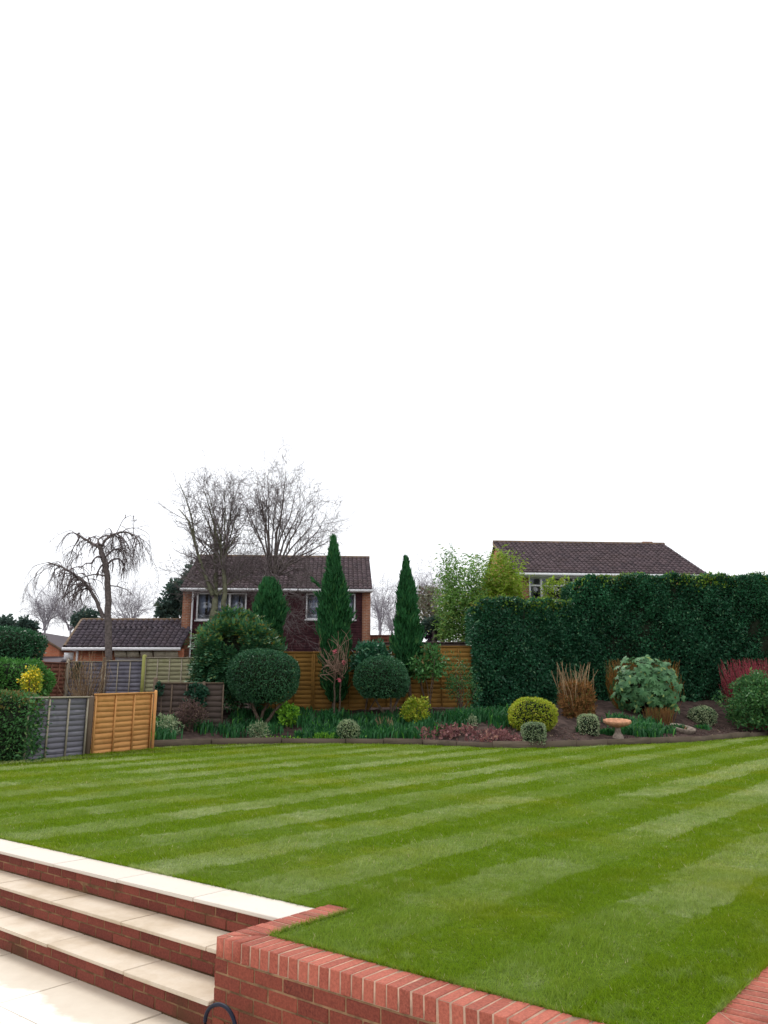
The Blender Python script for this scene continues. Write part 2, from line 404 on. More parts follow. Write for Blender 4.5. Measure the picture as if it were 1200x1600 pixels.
# untidy tufts leaning over the coping
def fringe():
    runs = [(UN(-3.73, 3.556), UN(-1.34, 3.556)), (UN(-3.73, 3.56), UN(-3.73, 4.31)), (UN(-3.945, 4.315), UN(-3.735, 4.315)), (UN(-9.5, 4.18), UN(-3.95, 4.18)), (UN(-1.325, 3.99), UN(-1.325, 6))]
    V = []
    for a_, b_ in runs:
        N = int(np.linalg.norm(b_ - a_) * 900); t_ = rng.random(N)[:, None]; P = a_ + (b_ - a_) * t_ + rng.normal(0, .008, (N, 3)) * [1, 1, 0]
        L_ = np.stack([rng.normal(0, .6, N), rng.normal(0, .6, N) - .25, np.ones(N)], 1) * (rng.uniform(.012, .045, N))[:, None]
        th = rng.uniform(0, np.pi, N); s_ = np.stack([np.cos(th), np.sin(th), 0 * th], 1) * .0025
        V.append(np.stack([P - s_, P + s_, P + L_], 1).reshape(-1, 3))
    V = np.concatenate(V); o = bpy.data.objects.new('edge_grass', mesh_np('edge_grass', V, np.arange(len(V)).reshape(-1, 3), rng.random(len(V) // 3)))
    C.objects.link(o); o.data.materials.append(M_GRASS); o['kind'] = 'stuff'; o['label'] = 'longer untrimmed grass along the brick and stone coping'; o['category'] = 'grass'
fringe()

# ------------------------------------------------------------------ bricks and slabs
ROTU = Matrix(((U[0], NN[0], 0), (U[1], NN[1], 0), (0, 0, 1))).to_4x4()
def block_mesh(name, sx, sy, sz, bev=.003, jit=.0012):
    bm = bmesh.new(); bmesh.ops.create_cube(bm, size=1)
    for v in bm.verts: v.co = Vector((v.co.x * sx, v.co.y * sy, v.co.z * sz))
    bmesh.ops.bevel(bm, geom=list(bm.edges), offset=bev, segments=1, affect='EDGES')
    for v in bm.verts: v.co += Vector([random.gauss(0, jit) for _ in range(3)])
    me = bpy.data.meshes.new(name); bm.to_mesh(me); bm.free(); return me
_bc = {}
def block(name, m, parent, u0, u1, n0, n1, z0, z1, jit=.0008, bev=.003, rot=.003):
    sx, sy, sz = round(u1 - u0, 3), round(n1 - n0, 3), round(z1 - z0, 3)
    key = (m.name, sx, sy, sz)
    L = _bc.setdefault(key, [])
    if len(L) < 4:
        L.append(block_mesh(name, sx, sy, sz, bev)); L[-1].materials.append(m)
    me = random.choice(L)
    c = UN((u0 + u1) / 2, (n0 + n1) / 2, (z0 + z1) / 2) + rng.normal(0, jit, 3) * [1, 1, .4]
    mat = Matrix.Translation(Vector(c)) @ ROTU @ Matrix.Rotation(random.gauss(0, rot), 4, 'Z') @ Matrix.Rotation(random.gauss(0, rot * .25), 4, 'X')
    return part(name, me, m, parent, mat_basis=mat)
def clip(poly, a, b, c):      # keep a*x+b*y>=c
    out = []
    for i in range(len(poly)):
        p, q = poly[i], poly[(i + 1) % len(poly)]; dp, dq = a * p[0] + b * p[1] - c, a * q[0] + b * q[1] - c
        if dp >= 0: out.append(p)
        if dp * dq < 0: t_ = dp / (dp - dq); out.append((p[0] + (q[0] - p[0]) * t_, p[1] + (q[1] - p[1]) * t_))
    return out
def poly_brick(parent, poly, z0, z1, m):
    if len(poly) < 3: return
    area = sum(poly[i][0] * poly[(i + 1) % len(poly)][1] - poly[(i + 1) % len(poly)][0] * poly[i][1] for i in range(len(poly))) / 2
    if abs(area) < .0004: return
    mb = MB(); dz = random.gauss(0, .0005)
    mb.prism([UN(*q)[:2] for q in poly], z0, z1 + dz); part('brick', mb.mesh('brick'), m, parent)

PZ = -.495
CT = .004       # coping top
ZC = CT - .1025
UO, UI = -3.945, -3.73      # return wall outer / inner
NO, NI = 3.333, 3.548       # front wall outer / inner
wall = thing('brick_retaining_wall', 'red brick retaining wall with brick on edge coping round the raised lawn', 'wall', UN(UO, NO, PZ))
mb = MB()
fr = lambda c: np.array([UN(q[0], q[1], q[2]) for q in c])
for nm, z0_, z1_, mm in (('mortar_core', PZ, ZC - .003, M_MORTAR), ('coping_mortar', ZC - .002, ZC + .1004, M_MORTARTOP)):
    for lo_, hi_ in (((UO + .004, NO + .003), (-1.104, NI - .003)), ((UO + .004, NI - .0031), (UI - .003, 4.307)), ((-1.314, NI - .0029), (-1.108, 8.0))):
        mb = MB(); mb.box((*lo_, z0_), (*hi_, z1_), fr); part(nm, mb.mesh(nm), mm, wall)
# coping, front run (mitred with the return)
u = UO
while u < -1.33:
    q = [(u, NO), (u + .065, NO), (u + .065, NI), (u, NI)]
    if u < UI + .05:
        q = clip(q, 1, -1, UO - NO + .007)
        if u < UI - .01: poly_brick(wall, q, ZC, CT, M_COPEBRICK); u += .0748; continue
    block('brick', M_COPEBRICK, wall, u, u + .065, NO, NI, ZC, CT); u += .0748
n = NO
while n < 4.30:
    q = [(UO, n), (UI, n), (UI, n + .065), (UO, n + .065)]
    if n < NI - .01:
        poly_brick(wall, clip(q, -1, 1, NO - UO + .007), ZC, CT, M_COPEBRICK)
    else: block('brick', M_COPEBRICK, wall, UO, UI, n, min(n + .065, 4.31), ZC, CT)
    n += .0748
# right-hand run
n = 3.996 - .0748 * 3
while n < 7.9:
    q = [(-1.317, n), (-1.102, n), (-1.102, n + .065), (-1.317, n + .065)]
    if n < 4.0: poly_brick(wall, clip(q, 1, 1, 3.996 - 1.317), ZC, CT, M_COPEBRICK)
    else: block('brick', M_COPEBRICK, wall, -1.317, -1.102, n, n + .065, ZC, CT)
    n += .0748
poly_brick(wall, clip([(-1.317, 3.775), (-1.21, 3.775), (-1.21, 3.99), (-1.317, 3.99)], -1, -1, -(3.982 - 1.317)), ZC, CT, M_COPEBRICK)
poly_brick(wall, [(-1.317, 3.56), (-1.212, 3.56), (-1.212, 3.765), (-1.317, 3.765)], ZC, CT, M_COPEBRICK)
poly_brick(wall, [(-1.202, 3.56), (-1.102, 3.56), (-1.102, 3.765), (-1.202, 3.765)], ZC, CT, M_COPEBRICK)
for j in range(3): poly_brick(wall, [(-1.317 + j * .075, NO), (-1.252 + j * .075, NO), (-1.252 + j * .075, NI), (-1.317 + j * .075, NI)], ZC, CT, M_COPEBRICK)
# five courses below, stretcher bond on the front face
for c_ in range(5):
    z1 = ZC - .010 - c_ * .0765; z0 = z1 - .0665
    if z0 < PZ: z0 = PZ + .002
    u = UO if c_ % 2 else UO - .1125
    while u < -1.12:
        a_, b_ = max(u, UO), min(u + .215, -1.102)
        if b_ - a_ > .03: block('brick', M_SHADEDBRICK, wall, a_, b_, NO, NO + .1025, z0, z1)
        u += .225
    # end of the return wall against the steps
    n = NO + (.113 if c_ % 2 else .225)
    while n < 3.9:
        block('brick', M_SHADEDBRICK, wall, UO, UO + .1025, n, n + .205, z0, z1); n += .225

# steps
steps = thing('garden_steps', 'three wide stone and red brick steps climbing from patio to lawn', 'steps', UN(-6, 3.36, PZ))
RISE = .165; ULEFT = -10.4
levels = [(0.0, 3.845, NB, -4.818), (-.165, 3.565, 3.875, -4.313), (-.33, 3.302, 3.595, -4.79)]
NOSE = .03
for i, (zt, nf, nb, j0) in enumerate(levels):
    js = [UO - .004]; u = j0
    while u > ULEFT: js.append(u); u -= .925
    for a_, b_ in zip(js[1:], js[:-1]):
        uo = 0 if i == 0 else 0
        block('tread_slab', M_LITCOPESTONE if i == 0 else M_STONE, steps, a_ + .004, b_ - .004, nf, nb, zt - .024, zt + (.002 if i == 0 else 0), jit=.0008, bev=.004, rot=.0006)
    # riser: recessed mortar bed + two courses of brick
    nr = nf + NOSE
    mb = MB(); mb.box((ULEFT, nr + .003, zt - RISE - .004), (UO - .003, nr + .1 if i == 2 else nr + .1, zt - .026), fr)
    part('mortar_bed', mb.mesh('mortar_bed'), M_MORTAR, steps)
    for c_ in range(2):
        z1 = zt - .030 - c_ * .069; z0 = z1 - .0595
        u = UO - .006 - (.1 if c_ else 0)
        if c_: block('brick', M_SHADEDRISER, steps, u + .004, UO - .006, nr, nr + .09, z0, z1)
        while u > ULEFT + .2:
            block('brick', M_SHADEDRISER, steps, u - .212, u - .002, nr, nr + .09, z0, z1); u -= .220
# fill under the treads
for (zt, nf, nb, j0), bk in zip(levels, (4.16, 3.97, 3.70)):
    mb = MB(); mb.box((ULEFT, nf + NOSE + .101, PZ), (UO - .003, bk, zt - .027), fr); part('mortar_core', mb.mesh('mortar_core'), M_MORTAR, steps)
# patio
mb = MB(); mb.box((-11, -2.5, PZ - .1), (3, 3.70, PZ - .006), fr)
patio = struct('patio', mb.mesh('patio'), M_GROUT)
rows = [3.36, 2.778]
while rows[-1] > -1.8: rows.append(rows[-1] - .6)
for i, (a_, b_) in enumerate(zip(rows[1:], rows[:-1])):
    u = -4.411 + (i % 3) * .31
    while u > -10.5: u -= .925
    while u < 2.6:
        block('paving_slab', M_PATIO, patio, u + .004, u + .921, a_ + .004, b_ - .004, PZ - .03, PZ, jit=.0006, bev=.004, rot=.0008); u += .925
# hose
def pix_on_n(px, py, n):
    d = W(px, py, 1.0) - np.array([0, 0, EYE]); t_ = n / (d @ NN); return np.array([0, 0, EYE]) + d * t_
hp = [pix_on_n(px, py, 3.2) for px, py in ((321, 1612), (320, 1598), (322, 1585), (327, 1575), (335, 1570), (344, 1569), (353, 1573), (360, 1581), (365, 1592), (369, 1606))]
h0 = hp[0].copy(); h0[2] = PZ
foot0 = [np.array([q[0], q[1], 0]) for q in (hp[0] - NN * .3 - U * .3, hp[0] - NN * .12 - U * .1)]
foot1 = [np.array([q[0], q[1], 0]) for q in (hp[-1] + U * .06 - NN * .05, hp[-1] + U * .25 - NN * .2, hp[-1] + U * .8 - NN * .35, hp[-1] + U * 1.6 - NN * .3)]
for q in foot0 + foot1: q[2] = PZ + .012
ctl = np.array(foot0 + hp + foot1); tt = np.linspace(0, len(ctl) - 1, len(ctl) * 4)
hq = np.stack([np.interp(tt, np.arange(len(ctl)), ctl[:, i]) for i in range(3)], 1)
for _ in range(3): hq[1:-1] = (hq[:-2] + 2 * hq[1:-1] + hq[2:]) / 4
mb = MB(); mb.tube(hq, .011, 8)
solo('garden_hose', mb.mesh('garden_hose', True), M_HOSE, 'dark blue black garden hose looped up off the patio by the wall corner', 'hose', h0)

# ------------------------------------------------------------------ bed edging boards
edging = thing('bed_edging', 'low dark timber board edging between lawn and planting bed', 'edging', (EDGE[0][0], EDGE[0][1], lawn_z(EDGE[0][1])))
pts = EDGE + [np.array((22., 33.))]
for a_, b_ in zip(pts[:-1], pts[1:]):
    L_ = np.linalg.norm(b_ - a_); k_ = max(1, round(L_ / 1.3))
    for j in range(k_):
        p0 = a_ + (b_ - a_) * j / k_; p1 = a_ + (b_ - a_) * (j + 1) / k_ ; d_ = (p1 - p0) / np.linalg.norm(p1 - p0); nr = np.array([-d_[1], d_[0]]) * .05
        p0 = p0 + d_ * .01; p1 = p1 - d_ * .01; zt = .15 + random.uniform(-.02, .02)
        c8 = []
        for dz0, dz1 in ((-.05, -.05), (zt + random.uniform(-.012, .012), zt + random.uniform(-.012, .012))):
            c8 += [(*p0, lawn_z(p0[1]) + dz0), (*p1, lawn_z(p1[1]) + dz1), (*(p1 + nr), lawn_z(p1[1]) + dz1), (*(p0 + nr), lawn_z(p0[1]) + dz0)]
        mb = MB(); mb.hexa(np.array(c8)); part('board', mb.mesh('board'), M_EDGEWOOD, edging)
# short second board retaining the bed higher up
q0, q1 = W(655, 1141, 23.9), W(765, 1141, 23.9)
up = thing('bed_edging', 'short upper timber board holding soil behind the reddish ground cover', 'edging', (q0[0], q0[1], terrain(q0[0], q0[1])))
for j in range(2):
    a_ = q0 + (q1 - q0) * j / 2; b_ = q0 + (q1 - q0) * (j + 1) / 2 - np.array([.02, 0, 0])
    mb = MB(); mb.box((a_[0], 23.9, a_[2] - .3), (b_[0], 23.95, a_[2] + random.uniform(-.01, .01))); part('board', mb.mesh('board'), M_EDGEWOOD, up)

# ------------------------------------------------------------------ fences
def lap_fence(name, label, panels, cat='fence', group=None, nb=11):
    """panels: list of (p0, p1, zb0, zb1, height, board material, batten material, has cap)"""
    p0 = panels[0][0]
    root = thing(name, label, cat, (p0[0], p0[1], panels[0][2]), group)
    for (a_, b_, z0, z1, h, bm_, tm, nbat) in panels:
        a_ = np.array(a_, float); b_ = np.array(b_, float); d_ = (b_ - a_) / np.linalg.norm(b_ - a_); nr = np.array([d_[1], -d_[0]])   # towards the viewer
        def pt(t_, z, o): q = a_ + (b_ - a_) * t_ + nr * o; return (q[0], q[1], z0 + (z1 - z0) * t_ + z)
        bh = h / nb
        for i in range(nb):
            V = []; ts = np.linspace(.004, .996, 7); wv = np.cumsum(rng.normal(0, .006, 7)); wv -= wv.mean()
            for t_, w_ in zip(ts, wv):
                V += [pt(t_, i * bh - .022 + w_, .013), pt(t_, (i + 1) * bh + .006, .003), pt(t_, (i + 1) * bh + .006, -.004), pt(t_, i * bh - .022 + w_, .010)]
            F = []
            for j in range(6):
                for q in range(4): F.append((j * 4 + q, (j + 1) * 4 + q, (j + 1) * 4 + (q + 1) % 4, j * 4 + (q + 1) % 4))
            F += [(0, 1, 2, 3), (27, 26, 25, 24)]
            part('board', mesh_np('board', V, np.array(F)), bm_, root)
        for t_ in np.linspace(.015, .985, nbat):
            hw = .019 / np.linalg.norm(b_ - a_)
            mb = MB(); mb.hexa(np.array([pt(t_ - hw, 0, .05), pt(t_ + hw, 0, .05), pt(t_ + hw, 0, .021), pt(t_ - hw, 0, .021), pt(t_ - hw, h - .01, .045), pt(t_ + hw, h - .01, .045), pt(t_ + hw, h - .01, .021), pt(t_ - hw, h - .01, .021)]))
            part('batten', mb.mesh('batten'), tm, root)
        mb = MB(); mb.hexa(np.array([pt(0, h + .008, .06), pt(1, h + .008, .06), pt(1, h + .008, -.02), pt(0, h + .008, -.02), pt(0, h + .045, .06), pt(1, h + .045, .06), pt(1, h + .045, -.02), pt(0, h + .045, -.02)]))
        part('capping', mb.mesh('capping'), tm, root)
    return root
def post(root, x, y, z0, z1, m, w=.1):
    mb = MB(); h = w / 2; mb.box((x - h, y - h, z0), (x + h, y + h, z1 - .02))
    mb.add([(x - h, y - h, z1 - .02), (x + h, y - h, z1 - .02), (x + h, y + h, z1 - .02), (x - h, y + h, z1 - .02), (x, y, z1 + .01)], [(0, 1, 4), (1, 2, 4), (2, 3, 4), (3, 0, 4)])
    part('post', mb.mesh('post'), m, root)
# left boundary: grey panel then new orange panel
fl0, fl1, fl2 = np.array((-8.05, 18.75)), np.array((-7.33, 20.45)), None
pA = lawn_hit(136, 1179); pB = lawn_hit(234, 1168.5); pB = W(234, 1168.5, pB[1] - .35); 
hA = W(136, 1088, pA[1])[2] - pA[2]; hB = W(238, 1081, pB[1])[2] - pB[2]
d_ = np.array([-.42, -.907]); pG = pA[:2] + np.array([-.78, -1.62])
zA = pA[2] - .02
lap_fence('fence', 'short run of one weathered grey panel joined to one new orange panel', [
    ((pG[0], pG[1]), (pA[0] - .05, pA[1] - .1), lawn_z(pG[1]) - .02, zA, hA - .02, M_GREYWOOD, M_PALEWOOD, 4),
    ((pA[0] + .05, pA[1] + .05), (pB[0] - .02, pB[1]), zA, pB[2] - .01, (hA + hB) / 2, M_ORANGE, M_ORANGE, 4)], nb=11)
fr_ = [o for o in C.objects if o.name.startswith('fence') and o.type == 'EMPTY'][-1]
post(fr_, pA[0], pA[1], zA - .3, zA + hA + .03, M_POSTDARK); post(fr_, pB[0] + .05, pB[1] + .05, pB[2] - .3, pB[2] + hB + .04, M_ORANGE, .06)
# main amber fence behind the bed
YF = 26.6
def xz(px, py, Y): q = W(px, py, Y); return q[0], q[2]
segs = []; xcur = xz(405, 1016, YF)[0]; xend = xz(745, 1008, YF)[0]
npan = 4; wpan = (xend - xcur) / npan; posts = []
for i in range(npan):
    a_ = (xcur + i * wpan + .008, YF); b_ = (xcur + (i + 1) * wpan - .008, YF)
    topz = xz(600, 1018 if i < 2 else 1009, YF)[1]
    zb = topz - 1.95
    segs.append((a_, b_, zb, zb, 1.90, M_AMBER, M_AMBERTOP if False else M_AMBER, 4)); posts.append((xcur + i * wpan, zb, topz))
rt = lap_fence('fence', 'long amber timber lap fence at the back of the planting bed', segs, nb=13)
for x, zb, tz in posts: post(rt, x, YF + .06, zb - .3, tz + .0, M_AMBER)
# dark low fence beside the orange panel
YD = 23.6
xa, zt = xz(243, 1066, YD); xb, _ = xz(318, 1066, YD); xc, _ = xz(350, 1066, YD)
rt = lap_fence('fence', 'dark brown low lap fence between orange panel and big leafy shrub', [((xa + .05, YD), (xb - .02, YD), zt - 1.45, zt - 1.45, 1.40, M_DARKWOOD, M_POSTDARK, 4), ((xb + .05, YD + .02), (xc, YD + .02), zt - 1.45, zt - 1.45, 1.40, M_DARKWOOD, M_POSTDARK, 2)], nb=9)
post(rt, xa, YD, zt - 1.7, zt + .14, M_POSTDARK); post(rt, xb + .02, YD, zt - 1.7, zt + .02, M_POSTDARK)
# far neighbour fence behind on the left
YN = 32.0
def npanel(x0, x1, pt0, Y0, Y1, m, tm, nbat):
    a_ = W(x0, pt0, Y0); b_ = W(x1, pt0, Y1); return ((a_[0] + .04, Y0), (b_[0] - .04, Y1), a_[2] - 1.8, a_[2] - 1.8, 1.76, m, tm, nbat)
rt = lap_fence('fence', 'red brown lap fence panels beyond the yellow flowering shrub', [npanel(50, 66, 1037, 30.6, 31.0, M_BROWNWOOD, M_BROWNWOOD, 2), npanel(66, 107, 1034, 31.0, 32.0, M_BROWNWOOD, M_BROWNWOOD, 4)])
post(rt, W(66, 1037, 31)[0], 31, .9, W(66, 1034, 31)[2] + .05, M_BROWNWOOD)
rt = lap_fence('fence', 'grey weathered lap fence panels below the tiled garage roof', [npanel(107, 164, 1033, YN, YN, M_GREYWOOD, M_PALEWOOD, 4), npanel(164, 226, 1032, YN, YN, M_GREYWOOD, M_PALEWOOD, 4)])
post(rt, W(107, 1030, YN)[0], YN, 1.0, W(107, 1030, YN)[2], M_PALEWOOD); post(rt, W(164, 1029, YN)[0], YN, 1.0, W(164, 1027, YN)[2], M_POSTDARK)
rt = lap_fence('fence', 'pale green stained lap fence panels with algae covered post', [npanel(226, 306, 1027, YN, YN, M_GREENWOOD, M_PALEWOOD, 5), npanel(306, 380, 1027, YN, YN, M_GREENWOOD, M_PALEWOOD, 5)])
post(rt, W(226, 1024, YN)[0], YN, 1.0, W(226, 1023, YN)[2], M_ALGAE, .13); post(rt, W(303, 1030, YN)[0], YN - .05, 1.0, W(303, 1027, YN)[2], M_ALGAE, .1)
# dark fence seen above the amber one
a_ = W(560, 1003, 30.0); b_ = W(648, 1003, 30.0); c_ = W(752, 1003, 30)
rt = lap_fence('fence', 'dark stained boundary fence rising just above the amber fence', [((a_[0], 30), (b_[0], 30), a_[2] - 1.9, a_[2] - 1.9, 1.85, M_DARKWOOD, M_DARKWOOD, 4), ((b_[0] + .05, 30), (c_[0], 30), a_[2] - 1.9, a_[2] - 1.9, 1.85, M_DARKWOOD, M_DARKWOOD, 4)], nb=9)
a_ = W(575, 992, 40.0); b_ = W(622, 992, 40.0)
lap_fence('fence', 'far brown fence beside the brick end of the tile hung house', [((a_[0], 40), (b_[0], 40), a_[2] - 2, a_[2] - 2, 1.95, M_BROWNWOOD, M_BROWNWOOD, 4)], nb=9)

# ------------------------------------------------------------------ buildings
def tilemat(name, c1, c2, c3):
    k = NT(name); a = k.new("ShaderNodeAttribute"); a.attribute_name = "rnd"
    p = k.pos(); col = k.mix(a.outputs["Fac"], c1, c2)
    col = k.mix(k.math('MULTIPLY', k.ramp(k.noise(p, 1.1, 5, .7), .45, .7), .6), col, c3)
    col = k.mix(k.math('MULTIPLY', k.ramp(k.noise(p, 14, 3, .7), .55, .75), .35), col, tuple(min(1, v * 2.2) for v in c2))
    k.link(col, k.b.inputs["Base Color"]); k.b.inputs["Roughness"].default_value = .75; k.b.inputs["Specular IOR Level"].default_value = .25
    return k.m
M_ROOF = tilemat("brown concrete tile", (.058, .042, .048), (.115, .080, .088), (.085, .055, .052))
M_ROOF2 = tilemat("slate brown tile", (.060, .048, .060), (.105, .082, .10), (.08, .055, .055))
M_HUNG = tilemat("plum hanging tile", (.060, .022, .028), (.105, .040, .047), (.045, .02, .03))
M_BRICKH = brickmat("orange brick", (.36, .125, .06), (.22, .075, .045), (.34, .25, .18))
M_BRICKR = brickmat("bright red brick", (.52, .15, .065), (.44, .12, .055), (.40, .22, .14))
M_WHITE = plain("white painted trim", (.78, .78, .80), .45, .06, 3)
M_SHADEBACK = plain("dark room", (.03, .03, .035), .9, .2)  # near black, the shade of an unlit interior put into the colour
M_CURT = plain("pale curtain", (.62, .64, .72), .9, .25, 3)
M_RIDGE = plain("mossy ridge tile", (.17, .115, .075), .9, .4, 4)
k = NT("window glass"); g = k.new("ShaderNodeBsdfGlossy"); g.inputs["Roughness"].default_value = .03
tr = k.new("ShaderNodeBsdfTransparent"); tr.inputs[0].default_value = (.82, .86, .92, 1); fz = k.new("ShaderNodeFresnel"); fz.inputs[0].default_value = 1.5
mx = k.new("ShaderNodeMixShader"); k.link(k.math('ADD', fz.outputs[0], .08, True), mx.inputs[0]); k.link(tr.outputs[0], mx.inputs[1]); k.link(g.outputs[0], mx.inputs[2]); k.link(mx.outputs[0], k.out.inputs[0]); M_GLASS = k.m

def frame(o, ang):
    ca, sa = math.cos(ang), math.sin(ang)
    def f(c):
        c = np.asarray(c, float); r = np.empty_like(c)
        r[..., 0] = o[0] + ca * c[..., 0] - sa * c[..., 1]; r[..., 1] = o[1] + sa * c[..., 0] + ca * c[..., 1]; r[..., 2] = c[..., 2]
        return r
    return f
def tile_slope(fr, a0, a1, b0, z0, b1, z1, gauge=.32, tw=.30, mat=None, root=None, amp=.028, lab=None):
    run, rise = b1 - b0, z1 - z0; L = math.hypot(run, rise); d = np.array([0, run / L, rise / L]); nrm = np.array([0, -rise / L, run / L])
    if run < 0: nrm = -nrm
    rows = max(1, round(L / gauge)); g = L / rows; nt = max(1, round((a1 - a0) / tw)); k_ = 5
    V, F, R = [], [], []
    prof = amp * np.array([0, .9, 1, .55, .05])
    for i in range(rows):
        for half in (0,):
            base = len(V); A = []
            jz = rng.normal(0, .004, nt)
            for j in range(nt):
                for q in range(k_):
                    a = a0 + (a1 - a0) * (j + q / (k_ - .6)) / nt; h = prof[q] + jz[j]
                    lo = np.array([a, b0, z0]) + d * (i * g - .03) + nrm * (h + .030); hi = np.array([a, b0, z0]) + d * ((i + 1) * g) + nrm * (h + .004)
                    V += [lo - nrm * .022, lo, hi]
                r = rng.random()
                for q in range(k_ - 1):
                    s_ = base + (j * k_ + q) * 3; F += [(s_, s_ + 3, s_ + 4, s_ + 1), (s_ + 1, s_ + 4, s_ + 5, s_ + 2)]; R += [r, r]
    me = mesh_np('tiles', fr(np.array(V)), np.array(F), R)
    return part('tiles', me, mat, root, kind='stuff')
def gutter(fr, root, a0, a1, b, z, name='gutter', r=.06):
    mb = MB(); P = fr(np.array([(a0, b, z), ((a0 + a1) / 2, b, z), (a1, b, z)])); mb.tube(P, r, 8); part(name, mb.mesh(name, True), M_WHITE, root)
def pbox(name, lo, hi, fr, m, root, label=None):
    mb = MB(); mb.box(lo, hi, fr); return part(name, mb.mesh(name), m, root, label)
def window(fr, root, a0, a1, z0, z1, b, splits, curtains=True, transom=None):
    """frame at depth b (front at b-.03), splits: fractions of mullions"""
    t = .065
    fo = MB()
    fo.box((a0, b - .05, z0), (a0 + t, b + .06, z1), fr); fo.box((a1 - t, b - .05, z0), (a1, b + .06, z1), fr)
    fo.box((a0 + t, b - .048, z1 - t), (a1 - t, b + .058, z1), fr); fo.box((a0 + t, b - .048, z0), (a1 - t, b + .058, z0 + t), fr)
    w = part('window', fo.mesh('window'), M_WHITE, root)
    xs_ = [a0 + t] + [a0 + (a1 - a0) * s_ for s_ in splits] + [a1 - t]
    for s_ in xs_[1:-1]: pbox('mullion', (s_ - .045, b - .045, z0 + t + .001), (s_ + .045, b + .055, z1 - t - .001), fr, M_WHITE, w)
    zt = z1 - (z1 - z0) * transom if transom else None
    for l, r in zip(xs_[:-1], xs_[1:]):
        l2 = l + (.045 if l != xs_[0] else 0); r2 = r - (.045 if r != xs_[-1] else 0)
        if zt: pbox('transom', (l2, b - .043, zt - .035), (r2, b + .053, zt + .035), fr, M_WHITE, w)
        pbox('pane', (l2 + .001, b - .004, z0 + t), (r2 - .001, b + .004, z1 - t), fr, M_GLASS, w)
        if curtains:
            for side in (0, 1):
                cw = (r2 - l2) * rng.uniform(.35, .55); c0 = l2 if side == 0 else r2 - cw
                n_ = 13; A = np.linspace(c0, c0 + cw, n_); B = b + .16 + .025 * np.sin(np.arange(n_) * 2.1)
                V = np.concatenate([np.stack([A, B, np.full(n_, z0)], 1), np.stack([A, B, np.full(n_, z1)], 1)])
                part('curtain', mesh_np('curtain', fr(V), np.array([(i, i + 1, n_ + i + 1, n_ + i) for i in range(n_ - 1)]), None, True), M_CURT, w)
    pbox('shade_backing', (a0, b + .5, z0), (a1, b + .52, z1), fr, M_SHADEBACK, w)  # flat dark sheet behind the glass, standing in for interior shade
    pbox('window_sill', (a0 - .05, b - .13, z0 - .06), (a1 + .05, b + .05, z0 - .002), fr, M_WHITE, w)
    return w
def wall_holes(fr, root, a0, a1, z0, z1, b0, b1, holes, m, name='wall'):
    As = sorted({a0, a1, *[h[0] for h in holes], *[h[1] for h in holes]}); mb = MB()
    for l, r in zip(As[:-1], As[1:]):
        zs = [(z0, z1)]
        for h in holes:
            if h[0] <= l + 1e-6 and h[1] >= r - 1e-6: zs = [(z0, h[2]), (h[3], z1)]
        for q in zs:
            if q[1] > q[0]: mb.box((l, b0, q[0]), (r, b1, q[1]), fr)
    return part(name, mb.mesh(name), m, root)

# --- tile hung house
ER = W(581, 921, 36.3); EL = W(284, 917, 35.8)
ang = math.atan2(ER[1] - EL[1], ER[0] - EL[0]); LH = math.hypot(ER[0] - EL[0], ER[1] - EL[1]); fr1 = frame(EL, ang)
zb = float(terrain(EL[0], 36)) - .1; ze = (ER[2] + EL[2]) / 2
hs = thing('house', 'two storey house hung with plum tiles under a brown tiled roof', 'house', (EL[0], EL[1], zb))
run1 = 4.0; zr = W(480, 870, 36 + run1)[2]
def loc_a(px, Y=36.1): return W(px, 920, Y)[0] - EL[0]
def loc_z(py, px=450, Y=36.1): return W(px, py, Y)[2]
holes = [(loc_a(309), loc_a(386), loc_z(969), loc_z(926)), (loc_a(478.5), loc_a(556), loc_z(967), loc_z(926))]
wall_holes(fr1, hs, .42, LH - .42, zb, ze - .05, .30, .60, holes, M_HUNG, 'wall')
pbox('brick_pier', (.05, .16, zb), (.43, 2 * run1 - .2, ze - .03), fr1, M_BRICKH, hs); pbox('brick_pier', (LH - .43, .16, zb), (LH - .05, 2 * run1 - .2, ze - .03), fr1, M_BRICKH, hs)
pbox('rear_wall', (.43, 2 * run1 - .5, zb), (LH - .43, 2 * run1 - .3, ze - .05), fr1, M_BRICKH, hs)
for x0, x1 in ((.05, .43), (LH - .43, LH - .05)):      # gables
    c8 = np.array([(x0, .16, ze - .03), (x1, .16, ze - .03), (x1, 2 * run1 - .2, ze - .03), (x0, 2 * run1 - .2, ze - .03), (x0, run1 - .02, zr - .12), (x1, run1 - .02, zr - .12), (x1, run1, zr - .12), (x0, run1, zr - .12)])
    mb = MB(); mb.hexa(fr1(c8)); part('gable', mb.mesh('gable'), M_BRICKH, hs)
# courses of hanging tiles
V, F, R = [], [], []
z = zb + 1.9; b_ = .30
while z < ze - .15:
    a = .43 + rng.uniform(0, .16)
    while a < LH - .45:
        e = min(a + .165, LH - .43)
        if not any(a < h[1] and e > h[0] and z + .11 > h[2] - .05 and z < h[3] for h in holes):
            j = rng.normal(0, .003); s_ = len(V)
            V += [(a + .003, b_ - .030 + j, z), (e - .003, b_ - .030 + j, z), (e - .003, b_ - .008, z + .115), (a + .003, b_ - .008, z + .115), (a + .003, b_ - .012, z), (e - .003, b_ - .012, z)]
            F += [(s_, s_ + 1, s_ + 2, s_ + 3), (s_, s_ + 4, s_ + 5, s_ + 1)]; r = rng.random(); R += [r, r]
        a += .168
    z += .112
part('hanging_tiles', mesh_np('hanging_tiles', fr1(np.array(V)), np.array(F), R), M_HUNG, hs, kind='stuff')
for h in holes: window(fr1, hs, *h, .30, (.35, .66))
gutter(fr1, hs, -.05, LH + .05, -.12, ze - .10)
